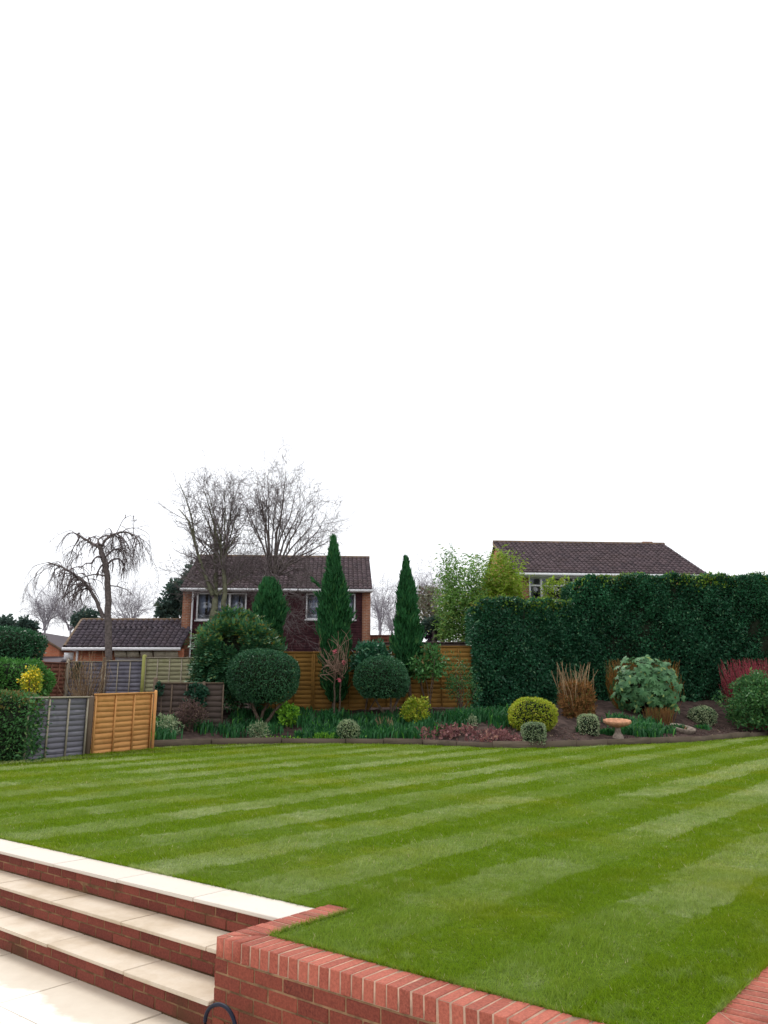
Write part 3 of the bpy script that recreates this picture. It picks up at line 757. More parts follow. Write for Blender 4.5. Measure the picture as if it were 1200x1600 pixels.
pbox('fascia', (-.02, .03, ze - .16), (LH + .02, .07, ze + .01), fr1, M_WHITE, hs); pbox('soffit', (.0, .071, ze - .15), (LH, .33, ze - .12), fr1, M_WHITE, hs)
mb = MB(); mb.tube(fr1(np.array([(.50, .10, ze - .1), (.50, .10, 3.), (.50, .10, zb)])), .04, 8); part('downpipe', mb.mesh('downpipe', True), M_WHITE, hs)
c8 = np.array([(-.03, .0, ze - .04), (LH + .03, .0, ze - .04), (LH + .03, run1, zr - .04), (-.03, run1, zr - .04)])
rf = MB(); rf.add(fr1(np.concatenate([c8, c8 * [1, -1, 1] + [0, 2 * run1, 0]])), [(0, 1, 2, 3), (4, 7, 6, 5)]); roof = part('roof', rf.mesh('roof'), M_ROOF, hs)
tile_slope(fr1, -.05, LH + .05, -.06, ze - .03, run1, zr, .33, .215, M_ROOF, roof, .05)
mb = MB(); mb.tube(fr1(np.array([(-.05, run1, zr + .0), (LH / 2, run1, zr), (LH + .05, run1, zr)])), .09, 8); part('ridge_tiles', mb.mesh('ridge_tiles', True), M_RIDGE, roof)
pbox('bargeboard', (LH + .052, .0, ze - .1), (LH + .075, .25, ze + .02), fr1, M_WHITE, hs)

# --- garage / outbuilding joined to it
GE = W(101, 1011, 34.3); GR = W(283, 1009, 34.3); frg = frame(GE, 0.0); LG = GR[0] - GE[0]; zg = GE[2]
zbg = float(terrain(GE[0], 35)) - .1; rung = 2.5; zrg = W(200, 969, 34.3 + rung)[2]
gar = thing('garage', 'single storey brick garage with brown tiled roof and white gutter', 'garage', (GE[0], GE[1], zbg))
ga = lambda px: W(px, 1010, 34.3)[0] - GE[0]
wall_holes(frg, gar, .35, LG, zbg, zg - .05, .35, .6, [(ga(176), ga(226), zbg, W(200, 1026, 34.5)[2])], M_BRICKR)
pbox('side_wall', (.35, .6, zbg), (.6, 2 * rung - .4, zg - .05), frg, M_BRICKR, gar)
pbox('garage_door', (ga(176) + .01, .42, zbg), (ga(226) - .01, .46, W(200, 1026, 34.5)[2] - .01), frg, M_WHITE, gar)
for px in (188, 208, 229, 250, 268):
    a = ga(px); c8 = np.array([(a - .25, .12, zg - .42), (a + .25, .12, zg - .42), (a + .25, .34, zg - .42), (a - .25, .34, zg - .42), (a - .28, .08, zg - .17), (a + .2, .08, zg - .17), (a + .2, .34, zg - .17), (a - .28, .34, zg - .17)])
    mb = MB(); mb.hexa(frg(c8)); part('timber_beam_end', mb.mesh('timber_beam_end'), M_PALEWOOD, gar)
gutter(frg, gar, -.05, LG, -.12, zg - .09, r=.07)
pbox('fascia', (0, .02, zg - .13), (LG, .06, zg), frg, M_DARKWOOD, gar)
mb = MB(); mb.tube(frg(np.array([(ga(119), .2, zg - .05), (ga(119), .2, 2.), (ga(119), .2, zbg)])), .05, 8); part('downpipe', mb.mesh('downpipe', True), M_WHITE, gar)
pbox('bargeboard', (-.12, .3, zg - .5), (.28, .34, zg - .22), frg, M_WHITE, gar)
# roof with hipped left end
hip = W(128, 969, 34.3 + rung)[0] - GE[0]
V = frg(np.array([(0, 0, zg - .03), (LG, 0, zg - .03), (LG, rung, zrg - .03), (hip, rung, zrg - .03), (0, 2 * rung, zg - .03), (LG, 2 * rung, zg - .03)]))
me = bpy.data.meshes.new('roof'); me.from_pydata([tuple(v) for v in V], [], [(0, 1, 2, 3), (0, 3, 4), (3, 2, 5, 4)]); groof = part('roof', me, M_ROOF2, gar)
rows = round(math.hypot(rung, zrg - zg) / .30)
for i in range(rows):
    t0, t1 = i / rows, (i + 1) / rows
    tile_slope(frg, hip * t0, LG, rung * t0 - .02, zg + (zrg - zg) * t0, rung * t1, zg + (zrg - zg) * t1, 1.0, .24, M_ROOF2, groof, .055)
mb = MB(); mb.tube(frg(np.array([(hip, rung, zrg), (LG / 2, rung, zrg), (LG, rung, zrg)])), .09, 8); part('ridge_tiles', mb.mesh('ridge_tiles', True), M_RIDGE, groof)
mb = MB(); mb.tube(frg(np.array([(0, 0, zg + .02), (hip / 2, rung / 2, (zg + zrg) / 2 + .02), (hip, rung, zrg)])), .08, 8); part('hip_tiles', mb.mesh('hip_tiles', True), M_RIDGE, groof)

# --- far orange brick gable
GA = W(53, 987, 44); g2 = thing('house', 'distant orange brick gable end house with brown roof', 'house', (GA[0], 44, 1.3))
w2, dz2 = 1.55, .88
frA = frame((GA[0], 44), math.radians(-4))
c = [(-w2 - .8, 0, .8), (w2, 0, .8), (w2, 0, GA[2] - dz2), (0, 0, GA[2]), (-w2 - .8, 0, GA[2] - dz2 * 1.5)]
V = frA(np.array(c + [(q[0], .3, q[2]) for q in c])); me = bpy.data.meshes.new('wall'); me.from_pydata([tuple(v) for v in V], [], [(0, 1, 2, 3, 4), (9, 8, 7, 6, 5), (0, 5, 6, 1), (1, 6, 7, 2), (2, 7, 8, 3), (3, 8, 9, 4)])
part('wall', me, M_BRICKR, g2)
pbox('side_wall', (w2 - .3, .3, .8), (w2, 9, GA[2] - dz2 - .05), frA, M_BRICKR, g2)
V = frA(np.array([(0, -.12, GA[2] + .03), (w2 + .25, -.12, GA[2] - dz2 * 1.16 + .03), (w2 + .25, 9, GA[2] - dz2 * 1.16 + .03), (0, 9, GA[2] + .03), (-w2 - 1, -.12, GA[2] - dz2 * 1.6), (-w2 - 1, 9, GA[2] - dz2 * 1.6)]))
me = bpy.data.meshes.new('roof'); me.from_pydata([tuple(v) for v in V], [], [(0, 1, 2, 3), (0, 3, 5, 4)]); r2 = part('roof', me, M_ROOF2, g2)
mb = MB(); mb.hexa(frA(np.array([(0, -.14, GA[2] - .10), (w2 + .25, -.14, GA[2] - dz2 * 1.16 - .10), (w2 + .25, -.11, GA[2] - dz2 * 1.16 - .10), (0, -.11, GA[2] - .10), (0, -.14, GA[2] + .02), (w2 + .25, -.14, GA[2] - dz2 * 1.16 + .02), (w2 + .25, -.11, GA[2] - dz2 * 1.16 + .02), (0, -.11, GA[2] + .02)]))); part('bargeboard', mb.mesh('bargeboard'), M_RIDGE, r2)
q0, q1 = W(60, 1037, 42), W(97, 1026, 42)
mb = MB(); mb.hexa(np.array([(q0[0] - .5, 41.6, q0[2] - .1), (q1[0], 41.6, q0[2] - .1), (q1[0], 43.8, q1[2] - .05), (q0[0] - .5, 43.8, q1[2] - .05), (q0[0] - .5, 41.6, q0[2]), (q1[0], 41.6, q0[2]), (q1[0] - .5, 43.8, q1[2] + .1), (q0[0] - .5, 43.8, q1[2] + .1)])); part('porch_roof', mb.mesh('porch_roof'), M_ROOF2, g2)

# --- house behind the tall hedge
E0 = W(806, 894, 34.0); R0 = W(772, 847, 38.3)
dr_ = (R0 - E0)[:2]; ang3 = math.atan2(-dr_[0], dr_[1]); run3 = np.linalg.norm(dr_); fr3 = frame(E0, ang3)
L3 = 8.5; zb3 = 1.5; ze3, zr3 = E0[2], R0[2]
h3 = thing('house', 'brick house with brown tiled gable roof showing above the tall hedge', 'house', (E0[0], E0[1], zb3))
# window position along the wall
def la3(px):
    for a in np.linspace(0, 9, 1801):
        q = fr3(np.array([a, .35, 0.])); 
        if W(px, 910, q[1])[0] <= q[0]: return a
hol3 = [(la3(826), la3(897), W(860, 942, 34.3)[2], W(860, 901, 34.3)[2])]
wall_holes(fr3, h3, .1, L3 - .1, zb3, ze3 - .05, .35, .6, hol3, M_BRICKH)
pbox('side_wall', (.1, .6, zb3), (.35, 2 * run3 - .5, ze3 - .05), fr3, M_BRICKR, h3); pbox('side_wall', (L3 - .35, .6, zb3), (L3 - .1, 2 * run3 - .5, ze3 - .05), fr3, M_BRICKR, h3)
for x0, x1 in ((.1, .35), (L3 - .35, L3 - .1)):
    c8 = np.array([(x0, .35, ze3 - .05), (x1, .35, ze3 - .05), (x1, 2 * run3 - .5, ze3 - .05), (x0, 2 * run3 - .5, ze3 - .05), (x0, run3 - .02, zr3 - .12), (x1, run3 - .02, zr3 - .12), (x1, run3, zr3 - .12), (x0, run3, zr3 - .12)])
    mb = MB(); mb.hexa(fr3(c8)); part('gable', mb.mesh('gable'), M_BRICKR, h3)
window(fr3, h3, *hol3[0], .35, (.27, .78), False, .33)
pbox('fascia', (-.02, .03, ze3 - .2), (L3 + .02, .07, ze3), fr3, M_WHITE, h3); pbox('soffit', (0, .071, ze3 - .19), (L3, .36, ze3 - .15), fr3, M_WHITE, h3)
gutter(fr3, h3, -.05, L3 + .05, -.12, ze3 - .10, r=.06)
c8 = np.array([(0, 0, ze3 - .04), (L3, 0, ze3 - .04), (L3, run3, zr3 - .04), (0, run3, zr3 - .04)])
rf = MB(); rf.add(fr3(np.concatenate([c8, c8 * [1, -1, 1] + [0, 2 * run3, 0]])), [(0, 1, 2, 3), (4, 7, 6, 5)]); roof3 = part('roof', rf.mesh('roof'), M_ROOF, h3)
tile_slope(fr3, -.05, L3 + .05, -.06, ze3 - .03, run3, zr3, .33, .215, M_ROOF, roof3, .05)
mb = MB(); mb.tube(fr3(np.array([(-.05, run3, zr3), (L3 / 2, run3, zr3), (L3 + .05, run3, zr3)])), .09, 8); part('ridge_tiles', mb.mesh('ridge_tiles', True), M_RIDGE, roof3)
pbox('chimney_stub', (L3 - .95, run3 + .2, zr3 - .4), (L3 - .45, run3 + .6, zr3 + .17), fr3, M_BRICKH, roof3)
mb = MB(); mb.hexa(fr3(np.array([(-.08, -.05, ze3 - .16), (-.055, -.05, ze3 - .16), (-.055, run3, zr3 - .16), (-.08, run3, zr3 - .16), (-.08, -.05, ze3 + .0), (-.055, -.05, ze3 + .0), (-.055, run3, zr3 + .0), (-.08, run3, zr3 + .0)]))); part('bargeboard', mb.mesh('bargeboard'), M_RIDGE, h3)

# ------------------------------------------------------------------ foliage
def unit(v): return v / (np.linalg.norm(v, axis=-1, keepdims=True) + 1e-9)
def leaf_geo(P, Nrm, L, Wd, out=.7, spread=.7, up=0., fold=.15):
    n = len(P); d = unit(Nrm * out + rng.normal(0, spread, (n, 3)) + np.array([0, 0, up]))
    s_ = unit(np.cross(d, rng.normal(0, 1, (n, 3)))); nn = np.cross(s_, d)
    Ls = (L * rng.uniform(.6, 1.3, n))[:, None]; Ws = (Wd * rng.uniform(.7, 1.25, n))[:, None] * .5
    V = np.stack([P, P + d * Ls * .5 + s_ * Ws + nn * Ls * fold, P + d * Ls, P + d * Ls * .5 - s_ * Ws + nn * Ls * fold], 1).reshape(-1, 3)
    return V, np.arange(4 * n).reshape(-1, 4)
def leaf_part(parent, P, Nrm, L, Wd, m, name='foliage', rnd=None, **kw):
    V, F = leaf_geo(P, Nrm, L, Wd, **kw)
    return part(name, mesh_np(name, V, F, rng.random(len(F)) if rnd is None else rnd), m, parent)
def sph(n):
    v = rng.normal(0, 1, (n, 3)); return unit(v)
def lump(v, seed, amp, f=3.):
    r = np.random.default_rng(seed); o = np.zeros(len(v))
    for i in range(5):
        k_ = r.normal(0, f * (1 + .5 * i), 3); o += np.sin(v @ k_ + r.uniform(0, 6)) / (1 + .6 * i)
    return 1 + amp * o * .5
def superell(v, e):      # push a sphere towards a box
    return v / (np.sum(np.abs(v) ** e, axis=1, keepdims=True) ** (1 / e))
def shell(n, c, r, seed=0, amp=.05, e=2., depth=.15, f=3., zmin=-1.):
    v = sph(int(n * 1.6)); v = v[v[:, 2] > zmin][:n]; s_ = superell(v, e)
    k_ = lump(v, seed, amp, f) * (1 - np.abs(rng.normal(0, depth, len(v))))
    return c + s_ * k_[:, None] * r, unit(s_ / r)
def core_part(parent, c, r, m, seed=0, amp=.05, e=2., f=3., name='inner_branches', scale=.84):
    bm = bmesh.new(); bmesh.ops.create_icosphere(bm, subdivisions=3, radius=1)
    v = np.array([q.co for q in bm.verts]); F = np.array([[x.index for x in q.verts] for q in bm.faces]); bm.free()
    P = c + superell(v, e) * lump(v, seed, amp, f)[:, None] * r * scale
    return part(name, mesh_np(name, P, F, None, True), m, parent)
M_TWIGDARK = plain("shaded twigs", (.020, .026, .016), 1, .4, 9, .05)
M_BARK = plain("brown bark", (.115, .082, .062), .95, .4, 14, .1, .8)
M_BARKGREY = plain("grey brown bark", (.15, .125, .115), .95, .35, 10, .1, .8)
M_BARKGREEN = plain("lichen green bark", (.13, .13, .085), .95, .35, 6, .1, .8)
M_TWIG = plain("fine twigs", (.17, .14, .14), .95, .3, 10, .1)
def stems(parent, base, tops, r0, r1, m, name='stem', wob=.05, k=6):
    for tp in tops:
        tp = np.asarray(tp, float); b = np.asarray(base, float) + np.append(rng.normal(0, r0, 2), 0)
        t_ = np.linspace(0, 1, 7)[:, None]; P = b + (tp - b) * t_ + np.append(rng.normal(0, wob, 2), 0) * np.sin(t_ * np.pi) 
        P += rng.normal(0, wob * .2, P.shape) * np.sin(t_ * np.pi)
        mb = MB(); mb.tube(P, np.linspace(r0, r1, 7), k); part(name, mb.mesh(name, True), m, parent)

def px_box(x0, x1, y0, y1, Y):
    """centre and half sizes of a thing seen in that pixel box at distance Y"""
    a, b = W((x0 + x1) / 2, y0, Y), W((x0 + x1) / 2, y1, Y); l, r = W(x0, (y0 + y1) / 2, Y), W(x1, (y0 + y1) / 2, Y)
    return (a + b) / 2, (r[0] - l[0]) / 2, (a[2] - b[2]) / 2
def ground_at(x, y): return float(terrain(x, y))
def yb(px, py, r=.3): return bed_hit(px, py)[1] + r

def clipped(name, label, box, Y, m, n, L, Wd, e=2.4, amp=.05, depth=.07, dy=1., stem=None, cat='shrub', group=None, rd=None, f=3., zmin=-1., twigs=M_TWIGDARK, up=.2):
    c, rx, rz = px_box(*box, Y); gz = ground_at(c[0], Y); ry = rx * dy
    r = np.array([rx, ry, rz]); t = thing(name, label, cat, (c[0], c[1], gz), group); sd_ = random.randint(0, 9999)
    core_part(t, c, r, twigs, sd_, amp, e, f)
    P, N_ = shell(n, c, r, sd_, amp, e, depth, f, zmin)
    leaf_part(t, P, N_, L, Wd, m, up=up)
    if stem: stems(t, (c[0], c[1], gz - .05), [c + np.array([dx * rx, 0, -rz * .5]) for dx in stem[0]], stem[1], stem[1] * .6, M_BARK)
    return t, c, r

G_HEDGE = leafmat("laurel leaf", (.010, .056, .028), (.028, .115, .050), (.11, .22, .11), .965, .42, .28, .15)
G_HEDGETOP = leafmat("new laurel growth", (.085, .17, .02), (.16, .25, .03), (.20, .16, .05), .9)
G_HEDGE2 = leafmat("dark hedge leaf", (.012, .055, .022), (.03, .115, .045), (.09, .2, .1), .95, .4, .4, .15)
G_BRIGHT = leafmat("bright hedge leaf", (.035, .125, .022), (.075, .215, .045), (.13, .3, .08), .93)
G_BROWNTIP = leafmat("browned hedge tips", (.12, .10, .028), (.19, .13, .045), (.10, .16, .04), .6)
G_YELLOW = leafmat("yellow blossom", (.62, .47, .02), (.75, .60, .05), (.12, .2, .03), .85)
G_MAHO = leafmat("mahonia leaf", (.018, .075, .032), (.065, .175, .075), (.17, .23, .08), .93, .4, .4, .15)
G_MAHOTOP = leafmat("mahonia new leaf", (.09, .15, .03), (.16, .2, .045), (.2, .13, .03), .8)
G_TOP = leafmat("clipped topiary leaf", (.017, .072, .034), (.046, .135, .058), (.09, .2, .08), .95, .45, .35, .15)
G_CYP = leafmat("cypress spray", (.012, .062, .022), (.030, .120, .038), (.06, .16, .05), .93, .6, .15, .15)
G_BAMBOO = leafmat("bamboo leaf", (.075, .17, .035), (.15, .28, .06), (.32, .38, .09), .9, .5, .3, .3)
G_BAMYEL = leafmat("yellow green leaf", (.13, .22, .018), (.24, .34, .03), (.4, .4, .08), .93, .5, .3, .3)
G_LAUREL = leafmat("shiny shrub leaf", (.018, .085, .045), (.045, .155, .075), (.14, .27, .14), .92, .3, .5, .15)
G_PHOT = leafmat("fresh shrub leaf", (.030, .105, .030), (.085, .215, .060), (.22, .16, .06), .93, .35, .35, .2)
G_LIME = leafmat("lime leaf", (.09, .24, .02), (.18, .36, .035), (.03, .13, .03), .85)
G_GOLD = leafmat("gold variegated leaf", (.14, .22, .02), (.34, .38, .03), (.48, .44, .06), .8)
G_VARIE = leafmat("cream variegated leaf", (.17, .24, .13), (.38, .42, .25), (.06, .13, .06), .75)
G_FATSIA = leafmat("fatsia leaf", (.035, .115, .045), (.095, .205, .085), (.22, .30, .09), .95, .5, .3, .2)
G_GREEN = leafmat("mid green leaf", (.032, .105, .035), (.075, .185, .055), (.15, .26, .08), .93)
G_STRAP = leafmat("strap leaf", (.010, .062, .020), (.030, .125, .035), (.07, .24, .03), .93, .5, .3, .2)
G_RED = leafmat("red stem", (.20, .028, .045), (.34, .055, .075), (.12, .03, .03), .85, .6, .2, 0)
G_TAN = leafmat("dry stem", (.19, .125, .07), (.32, .23, .14), (.12, .07, .04), .85, .9, .1, 0)
G_RUST = leafmat("rusty stem", (.125, .062, .026), (.22, .11, .04), (.10, .12, .03), .88, .9, .1, .1)
G_ORANGEB = leafmat("orange brown twig leaf", (.20, .085, .022), (.30, .15, .035), (.12, .14, .03), .85)
G_HEUCH = leafmat("purple pink ground leaf", (.10, .042, .045), (.25, .11, .105), (.36, .19, .15), .85, .6)
G_PURPLE = leafmat("purple leaf", (.035, .018, .045), (.085, .045, .095), (.12, .1, .12), .9)
G_FAR = leafmat("far dark evergreen", (.030, .055, .048), (.065, .105, .08), (.1, .13, .09), .93, .7, .1)
G_FARMIX = leafmat("far pale scrub", (.15, .16, .11), (.24, .25, .17), (.2, .14, .12), .85, .8, .1)
G_IVY = leafmat("ivy leaf", (.010, .045, .028), (.028, .09, .05), (.07, .15, .09), .94, .4, .4, .1)
G_BROWNSHRUB = leafmat("winter brown leaf", (.07, .045, .042), (.14, .09, .08), (.2, .15, .1), .9, .8, .1)

# --- hedges ---------------------------------------------------------
def hedge(name, label, front, tops, Y0, thick, m, n_per, L, Wd, topmat=None, side_left=True, gb=None, bulge=.42, sk=0.):
    """front: list of (x, ztop) along the front at depth Y0 ; real volume of given thickness"""
    xs_ = np.array([q[0] for q in front]); zs = np.array([q[1] for q in front])
    gz = gb if gb is not None else float(terrain(xs_.mean(), Y0)) - .05
    t = thing(name, label, 'hedge', ((xs_[0] + xs_[-1]) / 2, Y0 + thick / 2, gz))
    ph = rng.uniform(0, 6, 4)
    def yfront(x, z): return Y0 + sk * (x - xs_[0]) + bulge * .5 * (np.sin(x * 1.3 + ph[0]) * np.sin(z * 1.1 + ph[1]) + .5 * np.sin(x * 3.1 + z * 2.3 + ph[2]) + .35 * np.sin(x * 6.3 - z * 4.7 + ph[3])) + tops * np.maximum(0, (gz + 1.2 - z))
    def ztop(x): return np.interp(x, xs_, zs) + .05 * np.sin(x * 4 + ph[3]) + .03 * np.sin(x * 9.7)
    W_, H_ = xs_[-1] - xs_[0], zs.mean() - gz
    n = int(W_ * H_ * n_per); x = rng.uniform(xs_[0], xs_[-1], n); z = gz + rng.random(n) * (ztop(x) - gz)
    y = yfront(x, z) + np.abs(rng.normal(0, .14, n)); P = [np.stack([x, y, z], 1)]; Nn = [np.tile([0, -1, .15], (n, 1))]
    n2 = int(W_ * thick * n_per * .9); x = rng.uniform(xs_[0], xs_[-1], n2); y = rng.uniform(Y0, Y0 + thick, n2) + sk * (x - xs_[0])
    P.append(np.stack([x, y, ztop(x) - np.abs(rng.normal(0, .07, n2))], 1)); Nn.append(np.tile([0, 0, 1.], (n2, 1)))
    for xe, sg in ((xs_[0], -1), (xs_[-1], 1)):
        n3 = int(thick * H_ * n_per * .7); z = gz + rng.random(n3) * (ztop(np.full(n3, xe)) - gz); y = rng.uniform(Y0, Y0 + thick, n3) + sk * (xe - xs_[0])
        P.append(np.stack([xe - sg * np.abs(rng.normal(0, .1, n3)), y, z], 1)); Nn.append(np.tile([float(sg), 0, .1], (n3, 1)))
    P = np.concatenate(P); Nn = np.concatenate(Nn)
    leaf_part(t, P, Nn, L, Wd, m, out=.5, spread=.75)
    if topmat:
        n4 = int(W_ * thick * 650); x = rng.uniform(xs_[0], xs_[-1], n4); y = rng.uniform(Y0 - .1, Y0 + thick, n4) + sk * (x - xs_[0])
        dn = np.abs(rng.normal(0, .24, n4)); Pt = np.stack([x, y, ztop(x) + .06 - dn], 1); Pt = Pt[np.sin(x * 2.1 + 1) + rng.normal(0, .7, n4) > -.4]
        leaf_part(t, Pt, np.tile([0, -.3, 1.], (len(Pt), 1)), L, Wd * .8, topmat, 'new_growth', out=.6, spread=.6)
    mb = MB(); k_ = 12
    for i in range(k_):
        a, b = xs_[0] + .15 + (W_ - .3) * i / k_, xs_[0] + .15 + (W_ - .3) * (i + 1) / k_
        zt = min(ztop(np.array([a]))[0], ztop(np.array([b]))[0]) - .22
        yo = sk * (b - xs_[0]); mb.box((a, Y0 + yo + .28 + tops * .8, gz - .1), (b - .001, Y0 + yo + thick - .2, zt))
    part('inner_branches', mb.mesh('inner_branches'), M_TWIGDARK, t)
    return t
YH = 30.4
def fx(px, py, Y): q = W(px, py, Y); return (q[0], q[2])
hedge('laurel_hedge', 'very tall dark clipped laurel hedge along the back of the bed', [fx(893, 912, YH), fx(905, 903, YH), fx(1000, 899, YH), fx(1100, 899, YH), fx(1260, 900, YH)], .0, YH, 2.0, G_HEDGE, 1050, .115, .062, G_HEDGETOP)
yl = lambda px: 26.2 + (px - 738) / 157 * 4.1
hl = [fx(738, 952, yl(738)), fx(752, 934, yl(752)), fx(800, 936, yl(800)), fx(895, 940, yl(895))]
hedge('laurel_hedge', 'lower end of the tall dark hedge beside the amber fence and bamboo', hl, .12, 26.2, 2.0, G_HEDGE, 1050, .115, .062, G_HEDGETOP, sk=4.1 / (hl[-1][0] - hl[0][0]), gb=.85)

# left hedges
YL1 = 17.3
c, rx, rz = px_box(-70, 50, 1082, 1194, YL1)
t = thing('hedge', 'leafy green hedge end with browned top against the grey fence panel', 'hedge', (c[0], YL1 + .4, lawn_z(YL1)))
r_ = np.array([rx, .6, rz]); c = c + np.array([0, .25, 0]); core_part(t, c, r_, M_TWIGDARK, 3, .08, 5)
P, N_ = shell(7500, c, r_, 3, .08, 5, .1); leaf_part(t, P, N_, .075, .042, G_GREEN)
P, N_ = shell(2600, c, r_ * [1, 1, 1.01], 3, .08, 5, .06, zmin=.45); leaf_part(t, P, N_, .08, .045, G_BROWNTIP, 'browned_tips')
pts_ = c + np.stack([rng.uniform(.8, 1.25, 260) * rx, rng.uniform(-.7, .3, 260), rng.uniform(-1, .9, 260) * rz], 1); leaf_part(t, pts_, np.tile([1., -.3, .3], (260, 1)), .09, .045, G_GREEN, 'loose_shoots')['kind'] = 'stuff'
t, c, r_ = clipped('bush', 'broad bright green clipped bush behind the browned hedge end', (-80, 74, 1031, 1095), 22.5, G_BRIGHT, 7500, .09, .05, e=3.4, amp=.10, depth=.09, dy=.6)
c, rx, rz = px_box(34, 62, 1042, 1078, 21.3)
t = thing('flowering_shrub', 'yellow flowering shrub growing out of the bright green bush', 'shrub', (c[0], c[1], ground_at(c[0], 21.3)))
stems(t, (c[0], c[1], ground_at(c[0], 21.3)), [c + rng.normal(0, .12, 3) for _ in range(4)], .02, .01, M_BARK)
P, N_ = shell(230, c, np.array([rx, rx, rz]), 4, .5, 2, .35); leaf_part(t, P, N_, .07, .045, G_YELLOW, 'flowers')['kind'] = 'stuff'
P, N_ = shell(900, c - np.array([0, -.1, .1]), np.array([rx * 1.2, rx, rz * 1.3]), 5, .3, 2, .3); leaf_part(t, P, N_, .08, .035, G_GOLD)
clipped('bush', 'dark green rounded clipped evergreen below the distant conifers', (-75, 62, 982, 1040), 27.5, G_HEDGE2, 8000, .10, .06, e=3.0, amp=.06, depth=.06, dy=.8)

# --- topiary and shrubs in the bed -----------------------------------
t, c, r_ = clipped('topiary_tree', 'large dome clipped topiary on leaning trunks below the big leafy shrub', (357, 467, 1016, 1102), 24.3, G_TOP, 15000, .065, .036, e=2.35, amp=.05, depth=.045, dy=.95, zmin=-.85)
b = (c[0] - .05, c[1], ground_at(c[0], c[1]) - .05)
stems(t, b, [c + np.array([.75, -.1, -.55]), c + np.array([.25, .2, -.5]), c + np.array([-.5, 0, -.5])], .06, .04, M_BARK, 'trunk', .08)
t, c, r_ = clipped('topiary_tree', 'smaller mushroom clipped topiary on a forked trunk before the amber fence', (555, 638, 1027, 1096), 25.0, G_TOP, 10000, .065, .036, e=2.3, amp=.05, depth=.045, dy=.95, zmin=-.8)
b = (W(612, 1100, 25)[0], 25., ground_at(c[0], 25) - .05); stems(t, b, [c + np.array([.3, 0, -.4]), c + np.array([-.25, 0, -.4]), c + np.array([.6, .1, -.25])], .055, .03, M_BARK, 'trunk')

# big mahonia-like shrub with pinnate leaves
def pinnate(C0, D, Lf, pairs, ll, lw):
    """one long leaf made of paired leaflets; arrays of base points, directions"""
    V = []
    for c0, d in zip(C0, D):
        s_ = unit(np.cross(d, [0, 0, 1.]) + rng.normal(0, .15, 3)); n_ = np.cross(s_, d)
        for j in range(pairs):
            f = (j + 1) / pairs; q = c0 + d * Lf * f - np.array([0, 0, .18 * Lf * f * f])
            for sg in (-1, 1):
                dd = unit(s_ * sg * .9 + d * .45 + n_ * .1); w_ = unit(np.cross(dd, n_)) * lw / 2; l_ = ll * (1.1 - .4 * f)
                V.append([q, q + dd * l_ * .5 + w_, q + dd * l_, q + dd * l_ * .5 - w_])
        dd = d; w_ = s_ * lw / 2; q = c0 + d * Lf - np.array([0, 0, .18 * Lf]); V.append([q, q + dd * ll * .5 + w_, q + dd * ll, q + dd * ll * .5 - w_])
    V = np.array(V).reshape(-1, 3); return V, np.arange(len(V)).reshape(-1, 4)
YM = 25.6
c, rx, rz = px_box(298, 440, 962, 1110, YM)
t = thing('mahonia_shrub', 'large bushy evergreen with spiky compound leaves above the clipped dome', 'shrub', (c[0], YM, ground_at(c[0], YM)))
r_ = np.array([rx * .95, rx * .8, rz]); P, N_ = shell(400, c, r_ * .90, 21, .2, 2.2, .16, zmin=-.75)
core_part(t, c + np.array([0, .1, 0]), r_, M_TWIGDARK, 21, .14, 2.2, scale=.72)
C0, D = [], []
for p, nn in zip(P, N_):
    for j in range(8):
        th = j * 2 * np.pi / 8 + rng.uniform(0, .6); a = unit(np.cross(nn, [.3, .2, 1.])); b = np.cross(nn, a)
        C0.append(p); D.append(unit(nn * .75 + a * np.cos(th) + b * np.sin(th) + np.array([0, 0, .15])))
V, F = pinnate(C0, D, .42, 5, .14, .062)
ntop = (V[F[:, 0], 2] > c[2] + rz * .35) & (rng.random(len(F)) < .22)
part('foliage', mesh_np('foliage', V, F[~ntop], rng.random((~ntop).sum())), G_MAHO, t); part('young_leaves', mesh_np('young_leaves', V, F[ntop], rng.random(ntop.sum())), G_MAHOTOP, t)
stems(t, (c[0] + .15, YM - .3, ground_at(c[0], YM) - .05), [c + np.array([dx, -.3, -rz * .4]) for dx in (-.5, -.1, .25, .6)], .045, .03, M_BARK, 'stem', .06)

# shrub of large shiny leaves on stems
def loose(name, label, box, Y, m, clumps, per, L, Wd, cr=.3, dy=.8, seed=1, stem_n=3, stem_r=.02, stem_base=None, e=2., cat='shrub', bark=M_BARK, amp=.15, zmin=-.9, up=.25, group=None):
    c, rx, rz = px_box(*box, Y); bx = c[0] if stem_base is None else W(stem_base, 1100, Y)[0]; gz = ground_at(bx, Y)
    t = thing(name, label, cat, (bx, Y, gz), group); r_ = np.array([rx, rx * dy, rz])
    Pc, Nc = shell(clumps, c, r_ * .85, seed, amp, e, .3, zmin=zmin)
    P, N_ = [], []
    for p, nn in zip(Pc, Nc):
        v = sph(per); P.append(p + v * cr * r_.min() * (rng.random((per, 1)) ** .4)); N_.append(v * .7 + nn)
    leaf_part(t, np.concatenate(P), unit(np.concatenate(N_)), L, Wd, m, up=up)
    if stem_n:
        tops = Pc[rng.choice(len(Pc), min(stem_n, len(Pc)), False)]
        stems(t, (bx, Y, gz - .04), tops, stem_r, stem_r * .45, bark, 'stem', .07)
    return t, c, r_
loose('laurel_shrub', 'shiny leaved shrub rising behind the smaller mushroom topiary', (549, 612, 1000, 1062), 25.9, G_LAUREL, 60, 45, .15, .075, .33, seed=31, stem_n=3, stem_base=570, e=2.4)
loose('photinia_shrub', 'shiny leaved shrub on thin bare stems against amber fence', (638, 700, 1006, 1062), 25.6, G_PHOT, 38, 40, .15, .07, .35, seed=32, stem_n=6, stem_base=668, e=2.2)
